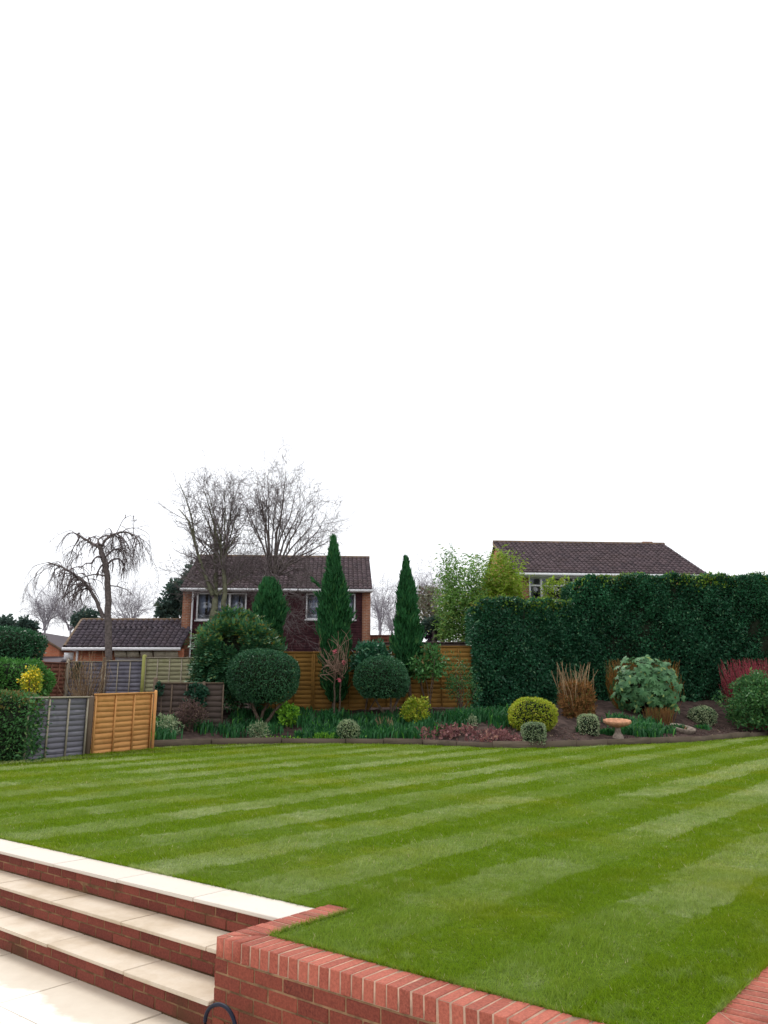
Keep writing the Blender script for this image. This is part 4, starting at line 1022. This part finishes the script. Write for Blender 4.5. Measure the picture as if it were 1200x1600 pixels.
loose('slender_shrub', 'thin airy shrub with sparse leaves at the end of the amber fence', (690, 748, 1018, 1108), 25.8, G_GREEN, 48, 22, .09, .035, .4, seed=33, stem_n=7, stem_base=720, e=2.2, amp=.3)
loose('gold_shrub', 'yellow and green dotted rounded shrub before the amber fence', (629, 671, 1087, 1136), yb(650, 1138), G_GOLD, 40, 36, .085, .05, .38, seed=34, stem_n=3, e=2.2)
loose('lime_shrub', 'glossy lime green two humped shrub beside the large topiary dome', (432, 468, 1094, 1142), yb(452, 1143), G_LIME, 30, 34, .10, .05, .4, seed=35, stem_n=3, amp=.3)
clipped('variegated_ball', 'cream variegated clipped ball shrub behind the timber edging', (527, 561, 1125, 1159), yb(543, 1157), G_VARIE, 2600, .045, .028, e=2.2, amp=.05, depth=.05)
clipped('gold_dome', 'yellow green clipped dome shrub on dark soil', (796, 868, 1091, 1146), yb(832, 1146, .5), G_GOLD, 5200, .06, .036, e=2.5, amp=.05, depth=.06, dy=.9)
clipped('variegated_cube', 'grey green variegated cube shrub in front of the gold dome', (817, 851, 1130, 1165), yb(833, 1163, .25), G_VARIE, 2400, .045, .026, e=5, amp=.04, depth=.05)
clipped('variegated_cube', 'flat topped variegated shrub beside the terracotta bird bath', (904, 934, 1117, 1152), yb(918, 1150, .25), G_VARIE, 1700, .05, .026, e=4, amp=.04, depth=.05)
clipped('variegated_mound', 'pale variegated mound shrub near the stone dish', (1078, 1117, 1104, 1134), yb(1097, 1132), G_VARIE, 2400, .06, .034, e=2.2, amp=.1, depth=.1)
loose('variegated_shrub', 'loose cream leaved shrub beside the new orange panel', (236, 282, 1116, 1154), yb(262, 1152), G_VARIE, 30, 26, .09, .045, .4, seed=41, stem_n=3)
loose('grey_green_shrub', 'small grey green shrub below the large topiary dome', (385, 422, 1128, 1160), yb(403, 1156), G_VARIE, 26, 26, .075, .03, .4, seed=42, stem_n=3)
loose('brown_shrub', 'winter brown twiggy shrub against the dark low fence', (266, 326, 1092, 1150), yb(300, 1148), G_BROWNSHRUB, 40, 36, .07, .03, .45, seed=43, stem_n=8, stem_r=.01)
loose('small_variegated_shrub', 'little pale variegated tuft beside the upper timber board', (722, 752, 1120, 1142), yb(737, 1141), G_VARIE, 14, 22, .08, .03, .5, seed=44, stem_n=2)
loose('ivy', 'dark ivy spilling over the low brown fence', (284, 326, 1066, 1108), 23.5, G_IVY, 40, 34, .09, .06, .4, dy=.2, seed=45, stem_n=2, e=2.6, cat='ivy')
loose('ivy', 'small sprig of ivy climbing the dark fence post', (243, 256, 1064, 1088), 23.45, G_IVY, 12, 20, .07, .05, .5, dy=.4, seed=46, stem_n=1, cat='ivy')
loose('ivy', 'dark ivy patch on grey fence behind the dead stems', (110, 128, 1034, 1062), 31.8, G_IVY, 14, 26, .11, .07, .4, dy=.3, seed=47, stem_n=1, e=3, cat='ivy')
loose('green_shrub', 'spreading mid green shrub in front of the crimson stems', (1130, 1265, 1046, 1148), 26.2, G_GREEN, 150, 50, .12, .06, .22, seed=48, stem_n=5, e=2.6, zmin=-.95)

# fatsia
def palmate(P, Nn, R):
    V = []
    for p, nn in zip(P, Nn):
        a = unit(np.cross(nn, rng.normal(0, 1, 3))); b = np.cross(nn, a); r_ = R * rng.uniform(.7, 1.2)
        for j in range(7):
            th = (j - 3) * .62; d = a * math.cos(th) + b * math.sin(th) - nn * .25; s_ = unit(np.cross(d, nn)) * r_ * .16; l_ = r_ * (1 - .09 * abs(j - 3))
            V.append([p, p + d * l_ * .6 + s_ + nn * .01, p + d * l_, p + d * l_ * .6 - s_ + nn * .01])
    V = np.array(V).reshape(-1, 3); return V, np.arange(len(V)).reshape(-1, 4)
YFA = 26.2
c, rx, rz = px_box(958, 1062, 1030, 1122, YFA)
t = thing('fatsia_shrub', 'large leaved pale green shrub with hand shaped leaves before the hedge', 'shrub', (c[0], YFA, ground_at(c[0], YFA)))
P, N_ = shell(420, c, np.array([rx, rx * .8, rz]) * .92, 51, .3, 2.2, .2, zmin=-.8); V, F = palmate(P, unit(N_ + rng.normal(0, .3, N_.shape) + [0, -.3, .35]), .21)
part('foliage', mesh_np('foliage', V, F, rng.random(len(F))), G_FATSIA, t); core_part(t, c + np.array([0, .15, 0]), np.array([rx, rx * .8, rz]), M_TWIGDARK, 51, .12, 2.2, scale=.6)
stems(t, (c[0], YFA, ground_at(c[0], YFA) - .05), [c + rng.normal(0, .3, 3) for _ in range(5)], .035, .02, M_BARK)

# twiggy / stemmy plants : thin blades grown upwards
def twiggy(name, label, box, Y, m, n, width, flare=.35, cat='shrub', dy=.6, rise=(.7, 1.), bend=.1):
    c, rx, rz = px_box(*box, Y); gz = min(ground_at(c[0], Y), c[2] - rz + .05); top = c[2] + rz; H_ = top - gz
    t = thing(name, label, cat, (c[0], Y, gz))
    mb = MB()
    for i in range(n):
        a = rng.uniform(-1, 1); b = rng.uniform(-1, 1) * dy
        p0 = np.array([c[0] + a * rx * (1 - flare), Y + b * rx * (1 - flare), gz]); p2 = np.array([c[0] + a * rx + rng.normal(0, .05), Y + b * rx, gz + H_ * rng.uniform(*rise)])
        p1 = (p0 + p2) / 2 + rng.normal(0, bend * rx, 3) * [1, 1, .3]
        tt = np.linspace(0, 1, 4)[:, None]; P = (1 - tt) ** 2 * p0 + 2 * tt * (1 - tt) * p1 + tt ** 2 * p2
        mb.tube(P, np.linspace(width, width * .5, 4), 3, False)
    nf = sum(len(f) for f in mb.F4); me = mesh_np('stems', np.concatenate(mb.V), [np.concatenate(mb.F4)], np.repeat(rng.random(n), nf // n))
    part('stems', me, m, t); return t
loose('cut_back_shrub', 'bushy brown cut back shrub standing before the dark hedge', (877, 926, 1066, 1136), 25.0, G_RUST, 150, 70, .12, .028, .35, seed=81, stem_n=14, stem_r=.02, e=4., dy=.9, up=.8)
twiggy('pruned_canes', 'tan pruned canes fanning out of the brown cut back shrub', (862, 934, 1033, 1128), 25.0, G_TAN, 70, .011, .68, rise=(.7, 1.), dy=.8, bend=.3)
twiggy('dogwood', 'crimson stemmed shrub glowing against the dark hedge', (1136, 1260, 1028, 1110), 27.6, G_RED, 1300, .007, .3, rise=(.5, 1.), dy=.5, bend=.22)
twiggy('orange_brown_shrub', 'orange brown twiggy shrub behind the large leaved pale shrub', (952, 1060, 1029, 1120), 27.2, G_ORANGEB, 900, .008, .3, rise=(.5, 1.), dy=.45, bend=.22)
twiggy('dry_grass_clump', 'dry brown upright grass clump below the large leaved shrub', (1008, 1052, 1104, 1136), 25.4, G_RUST, 160, .010, .2)
twiggy('dead_stems', 'fan of bare dead stems in front of the grey fence', (100, 170, 1016, 1098), 29.5, G_TAN, 120, .009, .65, bend=.5, rise=(.5, 1.))
twiggy('bare_twigs', 'few pale bare twigs among the strap leaves by the topiary trunk', (585, 618, 1118, 1150), yb(600, 1148), G_TAN, 16, .010, .5, bend=.5)
twiggy('red_tuft', 'small red leaved tuft at the upper timber board', (680, 700, 1128, 1144), yb(690, 1144), G_RED, 70, .012, .3, rise=(.4, 1.))

# bare climbing rose on the cypress
YR = 25.2
c, rx, rz = px_box(497, 548, 986, 1062, YR); t = thing('bare_rose', 'tangled bare rose stems with a few pink buds before the cypress', 'rose', (W(527, 1130, YR)[0], YR, ground_at(c[0], YR)))
stems(t, (W(526, 1130, YR)[0], YR, ground_at(c[0], YR) - .05), [c + np.array([.05, 0, -.4]), c + np.array([.2, 0, -.3])], .035, .025, M_BARK)
mb = MB()
for i in range(60):
    p0 = c + np.array([.1, 0, -.5]) + rng.normal(0, .12, 3); p2 = c + rng.uniform(-1, 1, 3) * np.array([rx, .35, rz]) * 1.05; p1 = (p0 + p2) / 2 + rng.normal(0, .3, 3)
    tt = np.linspace(0, 1, 7)[:, None]; mb.tube((1 - tt) ** 2 * p0 + 2 * tt * (1 - tt) * p1 + tt ** 2 * p2, np.linspace(.013, .006, 7), 3, False)
part('canes', mb.mesh('canes'), plain("rose cane", (.24, .15, .11), .8, .3, 9), t)
for q in ((537, 1035), (523, 1018), (530, 1063)):
    p = W(*q, YR - .35); P, N_ = shell(30, p, np.array([.05, .05, .05]), 1, 0, 2, .3); leaf_part(t, P, N_, .05, .04, plain("pink petal", (.55, .12, .16), .6, .2) if q[0] == 537 else bpy.data.materials["pink petal"], 'flower_bud', rnd=np.zeros(30))

# --- cypresses -------------------------------------------------------
def cypress(label, px, top, bottom, wpx, Y, prof, n, trunk=True, seed=0, lean=0.):
    p1 = W(px, top, Y); p0 = W(px + lean, bottom, Y); gz = ground_at(p0[0], Y); t = thing('cypress', label, 'tree', (p0[0], Y, gz), 'slim cypress trees')
    H_ = p1[2] - p0[2]; rm = (W(px + wpx / 2, 1000, Y) - W(px - wpx / 2, 1000, Y))[0] / 2
    pt_, pr_ = zip(*prof); r = np.random.default_rng(seed)
    f = r.random(n) ** .85; th = r.uniform(0, 2 * np.pi, n)
    rad = np.interp(f, pt_, pr_) * rm * (1 + .2 * np.sin(2 * th + 11 * f + seed) + .15 * np.sin(5 * th - 23 * f + seed) + .1 * np.sin(41 * f + 3 * th)) * (1 - r.normal(0, .16, n))
    cx = p0[0] + (p1[0] - p0[0]) * f
    P = np.stack([cx + rad * np.cos(th), Y + rad * np.sin(th), p0[2] + H_ * f], 1); kk = .38 * np.clip((1.02 - f) / .35, 0, 1); N_ = np.stack([np.cos(th) * kk, np.sin(th) * kk, np.ones(n)], 1)
    leaf_part(t, P, unit(N_), .24, .055, G_CYP, 'crown', out=1, spread=.16)
    mb = MB(); ff = np.linspace(0, .97, 14); mb.tube(np.stack([p0[0] + (p1[0] - p0[0]) * ff, 0 * ff + Y, p0[2] + H_ * ff], 1), np.maximum(.02, np.interp(ff, pt_, pr_) * rm * .74), 9); part('inner_branches', mb.mesh('inner_branches', True), M_TWIGDARK, t)
    stems(t, (p0[0], Y, gz - .05), [(p0[0], Y, p0[2] + .6)], .07, .05, M_BARK, 'trunk', .02)
    return t
PRO = [(0, .35), (.06, .75), (.2, 1.), (.45, .9), (.62, .72), (.78, .42), (.9, .17), (1, .0)]
tc = cypress('tallest slim cypress standing before the right window of the tiled house', 521, 846, 1098, 33, 26.0, [(0, .4), (.08, .8), (.25, 1), (.5, .98), (.65, .85), (.8, .52), (.92, .24), (1, .0)], 12000, seed=2, lean=3)
P0 = W(500, 925, 25.9)
leaf_part(tc, np.array([W(490 + 12 * s_, 908 + 12 * s_, 25.9) for s_ in np.linspace(0, 1, 40)]), np.tile([-.8, 0, .9], (40, 1)), .2, .05, G_CYP, 'side_spray', out=1, spread=.25)
leaf_part(tc, np.array([W(496 + 8 * s_, 928 + 8 * s_, 25.9) for s_ in rng.random(40)]), np.tile([-.9, 0, .5], (40, 1)), .2, .05, G_CYP, 'side_spray', out=1, spread=.25)
cypress('slim pointed cypress standing alone against the sky gap', 634, 879, 1058, 30, 26.1, PRO, 10000, seed=5, lean=5)
cypress('short blunt cypress rising behind the big leafy shrub', 421, 911, 1010, 31, 28.6, [(0, .9), (.3, 1), (.6, .98), (.8, .88), (.93, .66), (1, .3)], 7000, seed=8)

# --- bamboo and yellow-green shrub at the hedge end -------------------
def bamboo(label, spots, Y, m, name, seed, dens=60):
    base = W(spots[0][0], 1000, Y); gz = ground_at(base[0], Y); t = thing(name, label, 'bamboo', (base[0], Y, gz)); P, N_ = [], []
    for (px, top, bot, sway) in spots:
        n_ = 26; f = np.linspace(0, 1, n_); p1 = W(px, top, Y + rng.uniform(-.4, .4)); x0 = p1[0] - sway * .4
        Q = np.stack([x0 + (p1[0] - x0) * f ** 2, np.full(n_, p1[1]), gz + (p1[2] - gz) * f], 1); mb = MB(); mb.tube(Q, np.linspace(.018, .005, n_), 4, False); part('cane', mb.mesh('cane', True), M_BARKGREEN, t)
        zb_ = W(px, bot, Y)[2]; q = Q[Q[:, 2] > zb_]
        for p in q:
            k_ = dens; P.append(p + rng.normal(0, 1, (k_, 3)) * [.24, .3, .16]); v = rng.normal(0, 1, (k_, 3)); v[:, 2] = -.35; N_.append(v)
    leaf_part(t, np.concatenate(P), unit(np.concatenate(N_)), .2, .05, m, out=1, spread=.45)
    return t
bamboo('tall feathery pale green bamboo between the sky gap and hedge', [(702, 862, 985, .3), (698, 895, 1000, .2), (712, 878, 990, .6), (722, 892, 1000, .2), (735, 880, 1000, .1), (748, 872, 1000, .5), (716, 920, 1000, .4), (730, 935, 1005, 0), (704, 930, 1000, .4), (742, 925, 1000, 0)], 32.6, G_BAMBOO, 'bamboo', 1)
bamboo('bright yellow green bamboo in front of the hedge hidden house gable', [(765, 880, 985, .1), (778, 866, 985, .2), (790, 868, 985, .3), (800, 880, 985, .2), (756, 900, 990, 0), (782, 900, 990, 0), (772, 915, 990, 0), (805, 905, 990, .2), (793, 915, 990, 0), (742, 955, 1000, 0), (735, 965, 1000, 0), (748, 925, 1000, 0), (760, 930, 1000, 0)], 32.9, G_BAMYEL, 'bamboo', 2, 80)
loose('climber', 'yellow green leafy growth below the window of the hedge hidden house', (836, 902, 898, 948), 32.6, G_BAMYEL, 26, 22, .12, .06, .6, dy=.4, seed=61, stem_n=4)

# --- bare trees --------------------------------------------------------
def path(pts, Y, yj=.3):
    P = [W(p[0], p[1], Y) for p in pts]; P = np.array(P); k_ = len(P); P[:, 1] += np.cumsum(rng.normal(0, yj, k_)) * np.linspace(0, 1, k_)
    t_ = np.linspace(0, k_ - 1, (k_ - 1) * 5 + 1); Q = np.stack([np.interp(t_, np.arange(k_), P[:, i]) for i in range(3)], 1)
    for _ in range(2): Q[1:-1] = (Q[:-2] + 2 * Q[1:-1] + Q[2:]) / 4
    return Q
def twig(mb, p, d, L, r, level, droop, wob, nb):
    n_ = 6 if level else 7; P = [p]; d = unit(d)
    for i in range(n_):
        d = unit(d + rng.normal(0, wob, 3) + np.array([0, 0, -droop if level <= 2 else -droop * 1.3])); P.append(P[-1] + d * L / n_)
    P = np.array(P); mb.tube(P, np.linspace(r, max(r * .4, .0035), n_ + 1), 4 if r > .012 else 3, False)
    if level > 0:
        for i in range(nb):
            j = rng.integers(1, n_ + 1); ax = unit(P[min(j + 1, n_)] - P[j - 1]); dd = unit(ax * .8 + rng.normal(0, .55, 3))
            twig(mb, P[j], dd, L * rng.uniform(.45, .75), max(r * .55, .0042), level - 1, droop, wob, nb)
def bare_tree(name, label, base_px, Y, limbs, group, droop, twig_spec, bark, seed=0, tw=M_TWIG, wob=.16):
    """limbs: (pixel path, r0, r1, number of twigs, twig length)"""
    b = W(*base_px, Y); t = thing(name, label, 'tree', (b[0], Y, ground_at(b[0], Y)), group); mt = MB(); mc = MB()
    for i, (pp, r0, r1, nt_, tl) in enumerate(limbs):
        Q = path(pp, Y, 0 if i == 0 else .35)
        if i == 0: Q = np.concatenate([[[Q[0][0], Y, ground_at(Q[0][0], Y) - .1]], Q])
        R_ = np.linspace(r0, r1, len(Q)); Q[1:] += rng.normal(0, r0 * .12, Q[1:].shape)
        mt.tube(Q, R_, 8 if r0 > .05 else 5)
        for _ in range(nt_):
            j = int(len(Q) * (rng.uniform(.25, 1) if i else rng.uniform(.6, 1))); j = min(max(j, 1), len(Q) - 1); ax = unit(Q[j] - Q[j - 1])
            twig(mc, Q[j], ax * twig_spec[0] + rng.normal(0, .6, 3) + np.array([0, 0, twig_spec[1]]), tl * rng.uniform(.6, 1.3), max(R_[j] * .5, .009), twig_spec[2], droop, wob, twig_spec[3])
    part('trunk', mt.mesh('trunk', True), bark, t); part('crown', mc.mesh('crown'), tw, t)
bare_tree('bare_tree', 'bare umbrella shaped weeping tree in front of the garage roof', (170, 1030), 33.2, [
    ([(170, 1030), (169, 960), (168, 910), (166, 885), (158, 862), (156, 852)], .155, .10, 6, .8),
    ([(161, 965), (148, 935), (135, 913), (118, 898), (95, 885), (75, 879)], .085, .03, 40, 1.15),
    ([(157, 856), (140, 847), (125, 838), (115, 832)], .07, .03, 14, .9),
    ([(157, 858), (165, 842), (178, 832), (195, 829), (212, 838), (222, 850)], .06, .02, 42, 1.05),
    ([(158, 857), (150, 843), (155, 832), (166, 827)], .045, .02, 8, .6),
    ([(165, 870), (180, 858), (195, 860), (207, 872)], .045, .015, 30, .95),
    ([(164, 900), (150, 897), (130, 899), (118, 902)], .035, .015, 8, .6),
    ([(125, 838), (112, 858), (100, 872)], .03, .012, 10, .6),
    ([(172, 915), (186, 917), (200, 922), (207, 930)], .03, .01, 5, .5)], None, .32, (.6, .1, 2, 3), M_BARKGREY)
def fan(bx, by, tips, r0, nt_, tl, bend=.12):
    out = []
    for (tx, ty) in tips:
        mx_ = bx + (tx - bx) * .38 + rng.normal(0, 2); my = by + (ty - by) * .5
        out.append(([(bx + rng.normal(0, 2), by), (mx_, my), (bx + (tx - bx) * .75, by + (ty - by) * .78), (tx, ty)], r0 * rng.uniform(.6, 1), .010, nt_, tl))
    return out
bare_tree('bare_tree', 'bare twin trunked tree standing before the left window of the tiled house', (345, 1000), 31.0, [
    ([(346, 1000), (349, 950), (352, 915), (348, 880), (345, 850)], .12, .06, 10, 1.2),
    ([(330, 1000), (335, 950), (334, 905), (332, 860), (326, 800)], .16, .03, 16, 1.3),
    ([(332, 930), (318, 890), (305, 850), (295, 815), (282, 800), (268, 785)], .07, .014, 12, 1.0),
    ([(305, 850), (300, 815), (292, 780), (278, 752)], .045, .01, 9, .9)] + fan(348, 880, [(312, 790), (330, 775), (340, 760), (352, 765), (360, 790), (372, 800), (322, 770), (365, 770), (300, 830), (378, 830)], .05, 10, 1.0)
    + fan(340, 930, [(300, 880), (380, 870), (310, 900), (372, 900), (295, 905), (390, 890)], .03, 14, 1.1), None, -.03, (.8, .35, 2, 4), M_BARKGREEN, tw=M_TWIG)
bare_tree('bare_tree', 'bare broad crowned tree rising behind the short blunt cypress', (428, 1000), 31.6, [
    ([(426, 1000), (425, 950), (424, 920), (425, 900)], .17, .13, 6, 1.1)] + fan(425, 905, [(385, 790), (393, 748), (405, 760), (418, 745), (430, 752), (441, 765), (452, 758), (462, 775), (470, 790), (480, 800), (490, 815), (505, 825), (512, 840), (498, 860), (390, 810), (410, 775)], .06, 10, 1.1)
    + fan(426, 930, [(380, 880), (478, 890), (370, 900), (490, 900), (460, 960), (470, 930), (390, 930), (455, 990)], .025, 10, 1.0), None, .0, (.8, .3, 2, 4), M_BARKGREY)
hazed_tw = plain("hazed far twigs", (.34, .32, .35), 1, .2, 4, .05)  # distance haze put into the pale grey blue colour
def far_bare(label, px, top, Y, spread, n, name='distant_tree'):
    bare_tree(name, label, (px, 1010), Y, [([(px, 1015), (px, 985), (px + 1, (top + 1000) / 2)], .13, .05, 8, 2.)] + fan(px, 985, [(px + rng.uniform(-1, 1) * spread, top + rng.uniform(0, 22)) for _ in range(n)], .06, 10, 1.6), 'distant bare trees on the skyline', .0, (.8, .2, 2, 4), hazed_tw, tw=hazed_tw)
far_bare('grey leafless tree behind the orange brick gable', 70, 935, 62, 26, 9)
far_bare('hazy leafless tree left of the weeping tree trunk', 110, 948, 66, 28, 9)
far_bare('pale leafless tree behind the garage ridge', 205, 940, 62, 26, 9)
far_bare('thin leafless sapling right of the tile hung house', 594, 930, 58, 9, 5)
far_bare('faint leafless tree beside the lone cypress', 612, 962, 70, 16, 6)
far_bare('purplish leafless tree behind the lone cypress', 672, 915, 50, 26, 8)
def far_ever(label, box, Y, m, clumps, per, L, name='evergreen_tree', cr=.3, seed=1, e=2., amp=.25):
    c, rx, rz = px_box(*box, Y); t = thing(name, label, 'tree', (c[0], Y, ground_at(c[0], Y)))
    Pc, Nc = shell(clumps, c, np.array([rx, rx * .8, rz]) * .85, seed, amp, e, .35); P, N_ = [], []
    for p, nn in zip(Pc, Nc): v = sph(per); P.append(p + v * cr * min(rx, rz) * rng.random((per, 1)) ** .4); N_.append(v + nn)
    leaf_part(t, np.concatenate(P), unit(np.concatenate(N_)), L, L * .5, m, 'crown'); stems(t, (c[0], Y, ground_at(c[0], Y) - .1), [c], .14, .05, M_BARKGREY, 'trunk')
far_ever('tall dark conifer behind the left end of the tile hung house', (268, 345, 868, 1000), 47, G_FAR, 70, 60, .34, seed=71, e=1.4, cr=.34)
far_ever('lower loose conifer between garage ridge and house', (247, 292, 905, 985), 46, G_FAR, 34, 40, .32, seed=72, cr=.38)
far_ever('dark small conifer beside the weeping tree trunk', (112, 162, 952, 992), 52, G_FAR, 34, 40, .30, seed=73, cr=.4)
far_ever('dark rounded evergreen on the skyline above the clipped bush', (-20, 24, 964, 1000), 50, G_FAR, 26, 40, .32, seed=74, cr=.4)
far_ever('dark rounded evergreen beside the orange brick gable', (26, 56, 964, 1004), 51, G_FAR, 22, 40, .32, seed=75, cr=.4)
far_ever('pale grey green tree between lone cypress and bamboo', (648, 702, 905, 1000), 44, G_FARMIX, 46, 26, .24, seed=76, cr=.34, amp=.35)
far_ever('purple leaved bush above the amber fence', (655, 705, 968, 1008), 34.5, G_PURPLE, 30, 40, .16, 'purple_bush', seed=77, cr=.4)
far_ever('flat dark green shrub between the purple bush and cypress', (658, 696, 965, 985), 33.8, G_FAR, 16, 40, .18, 'conifer_shrub', seed=78, cr=.6)

# --- low planting ------------------------------------------------------
def straps(N, H_, w_, m, posfn, name, label, kind='stuff', cat='plants', group=None):
    P = posfn(N); N = len(P); th = rng.uniform(0, 2 * np.pi, N); h = H_ * rng.uniform(.6, 1.2, N); ln = rng.uniform(.1, .55, N)
    d = np.stack([np.cos(th), np.sin(th), 0 * th], 1); s_ = np.stack([-np.sin(th + .6), np.cos(th + .6), 0 * th], 1) * w_ / 2
    a = P; b = P + d * (h * ln * .35)[:, None] + np.array([0, 0, 1]) * (h * .65)[:, None]; e_ = P + d * (h * ln)[:, None] + np.array([0, 0, 1]) * (h * (1 - ln * .35))[:, None]
    V = np.stack([a - s_, a + s_, b + s_, b - s_, e_], 1).reshape(-1, 3); i = np.arange(N) * 5
    F4 = np.stack([i, i + 1, i + 2, i + 3], 1); F3 = np.stack([i + 3, i + 2, i + 4], 1); r = rng.random(N)
    me = mesh_np(name, V, [F3, F4], np.concatenate([r, r])); c0 = P.mean(0)
    return solo(name, me, m, label, cat, (c0[0], c0[1], P[:, 2].min()), group, kind)
def clump_field(px0, px1, d0, d1, clumps, rad=.16, avoid=()):
    def fn(N):
        x0, x1 = W(px0, 1140, 23.5)[0], W(px1, 1140, 23.5)[0]; cx = rng.uniform(x0, x1, clumps); cy = y_edge(cx) + rng.uniform(d0, d1, clumps)
        j = rng.integers(0, clumps, N); x = cx[j] + rng.normal(0, rad, N); y = cy[j] + rng.normal(0, rad, N)
        ok = (y > y_edge(x) + .12); x, y = x[ok], y[ok]; return np.stack([x, y, terrain(x, y) - .01], 1)
    return fn
straps(5200, .32, .035, G_STRAP, clump_field(236, 690, .5, 3.3, 95), 'strap_leaf_plants', 'mass of green strap leaved bulbs along the back of the bed')
straps(1500, .24, .035, G_STRAP, clump_field(460, 660, .25, .8, 22, .13), 'strap_leaf_plants', 'brighter strap leaved clumps just behind the timber edging')
straps(1500, .34, .035, G_STRAP, clump_field(700, 800, 2.0, 3.2, 18), 'strap_leaf_plants', 'strap leaved bulbs at the foot of the amber fence end')
straps(2000, .28, .035, G_STRAP, clump_field(975, 1045, .6, 2.4, 16), 'strap_leaf_plants', 'strap leaved bulbs below the large leaved pale shrub')
for q in ((1000, 1150, .25), (1045, 1148, .25), (955, 1150, .22), (918, 1148, .32), (1102, 1142, .2), (1062, 1145, .26), (505, 1156, .2)):
    p = bed_hit(q[0], q[1])
    lab = {1000: 'bright green leaf clump between the bird bath and stone dish', 1045: 'wide green leaf clump left of the stone dish', 955: 'green leaf clump at the foot of the bird bath', 918: 'strap leaf clump under the flat topped variegated shrub', 1102: 'tiny green clump right of the stone dish', 1062: 'green leaf clump in front of the stone dish', 505: 'small yellow green clump by the cream variegated ball'}[q[0]]
    straps(150, q[2], .04, G_LIME if q[0] in (1000, 505) else G_STRAP, lambda N: np.stack([p[0] + np.clip(rng.normal(0, .13, N), -.25, .25), p[1] + .12 + np.abs(rng.normal(0, .1, N)), np.full(N, p[2])], 1), 'leaf_clump', lab, None, 'plant', 'low leaf clumps in the bed')
# reddish ground cover and litter
def scatter_leaves(px0, px1, py0, py1, n, h, m, name, label, L, clumps=30):
    c_ = [bed_hit(rng.uniform(px0, px1), rng.uniform(py0, py1)) for _ in range(clumps)]; P = np.array(c_)[rng.integers(0, clumps, n)] + rng.normal(0, .11, (n, 3)) * [1.2, 1, 0]
    ok = P[:, 1] > y_edge(P[:, 0]) + .05; P = P[ok]; P[:, 2] = terrain(P[:, 0], P[:, 1]) + rng.random(len(P)) * h
    V, F = leaf_geo(P, np.tile([0, -.3, 1.], (len(P), 1)), L, L * .7, out=.4, spread=.7)
    return solo(name, mesh_np(name, V, F, rng.random(len(F))), m, label, 'plants', (P[:, 0].mean(), P[:, 1].mean(), P[:, 2].min()), None, 'stuff')
scatter_leaves(660, 742, 1147, 1163, 460, .24, G_HEUCH, 'ground_cover', 'pinkish purple leafy ground cover spilling over the bed edge', .10, 13)
scatter_leaves(745, 805, 1150, 1164, 500, .18, G_HEUCH, 'ground_cover', 'sparser purple ground cover beside the grey green cube shrub', .09, 14)
scatter_leaves(760, 1190, 1135, 1162, 1600, .02, G_BROWNSHRUB, 'leaf_litter', 'scattered brown leaf litter over the dark soil', .07, 300)
scatter_leaves(420, 560, 1152, 1160, 400, .06, G_LIME, 'ground_cover', 'low lime green seedlings along the timber edging', .07, 40)

# --- ornaments ---------------------------------------------------------
def lathe(prof, c, k=24, scallop=0, ns=12):
    V, F = [], []
    for (r, z, s_) in prof:
        for j in range(k): th = 2 * np.pi * j / k; rr = r * (1 + scallop * s_ * math.cos(ns * th)); V.append((c[0] + rr * math.cos(th), c[1] + rr * math.sin(th), c[2] + z))
    for i in range(len(prof) - 1):
        for j in range(k): F.append((i * k + j, i * k + (j + 1) % k, (i + 1) * k + (j + 1) % k, (i + 1) * k + j))
    return mesh_np('lathe', V, np.array(F), None, True)
M_TERRA = plain("terracotta", (.52, .27, .16), .85, .22, 12, .2, .4)
M_STONEG = plain("weathered stone", (.27, .22, .18), .95, .35, 9, .15, .6)
p = bed_hit(966, 1153); R = (W(986, 1125, p[1]) - W(946, 1125, p[1]))[0] / 2; zt = W(966, 1125, p[1])[2] - p[2]
bb = thing('bird_bath', 'terracotta bird bath with scalloped rim on a short pedestal', 'bird bath', p)
me = lathe([(.05 * R, zt - .10, 0), (.75 * R, zt - .09, 0), (.92 * R, zt - .03, .5), (1.0 * R, zt, 1), (1.03 * R, zt - .02, 1), (1.0 * R, zt - .07, 1), (.8 * R, zt - .13, .5), (.3 * R, zt - .19, 0)], p, 72, .055, 14); me.transform(Matrix.Translation(Vector(p + np.array([0, 0, zt]))) @ Matrix.Rotation(math.radians(7), 4, 'X') @ Matrix.Translation(-Vector(p + np.array([0, 0, zt])))); part('bowl', me, M_TERRA, bb)
part('pedestal', lathe([(.30 * R, zt - .17, 0), (.22 * R, zt * .6, 0), (.24 * R, zt * .3, 0), (.40 * R, .06, 0), (.45 * R, -.05, 0)], p, 20), M_STONEG, bb)
p = bed_hit(1066, 1143); R = (W(1087, 1140, p[1]) - W(1049, 1140, p[1]))[0] / 2
me = lathe([(.02, .05, 0), (.6 * R, .05, 0), (.9 * R, .12, 0), (R, .15, 0), (1.02 * R, .12, 0), (.85 * R, 0, 0), (.5 * R, -.05, 0)], (0, 0, 0), 28)
me.transform(Matrix.Translation(Vector(p)) @ Matrix.Rotation(math.radians(9), 4, 'Y') @ Matrix.Rotation(math.radians(12), 4, 'X'))
sd_ = thing('stone_dish', 'tilted shallow stone dish lying on the soil', 'stone dish', p); part('dish', me, M_STONEG, sd_)
me = lathe([(.0, .17, 0), (.28 * R, .16, 0), (.36 * R, .10, 0), (.36 * R, .04, 0)], p + np.array([0, 0, .0]), 12, .2, 3); solo('terracotta_shard', me, M_TERRA, 'orange terracotta shard resting in the stone dish', 'shard', p + np.array([0, 0, .04]))
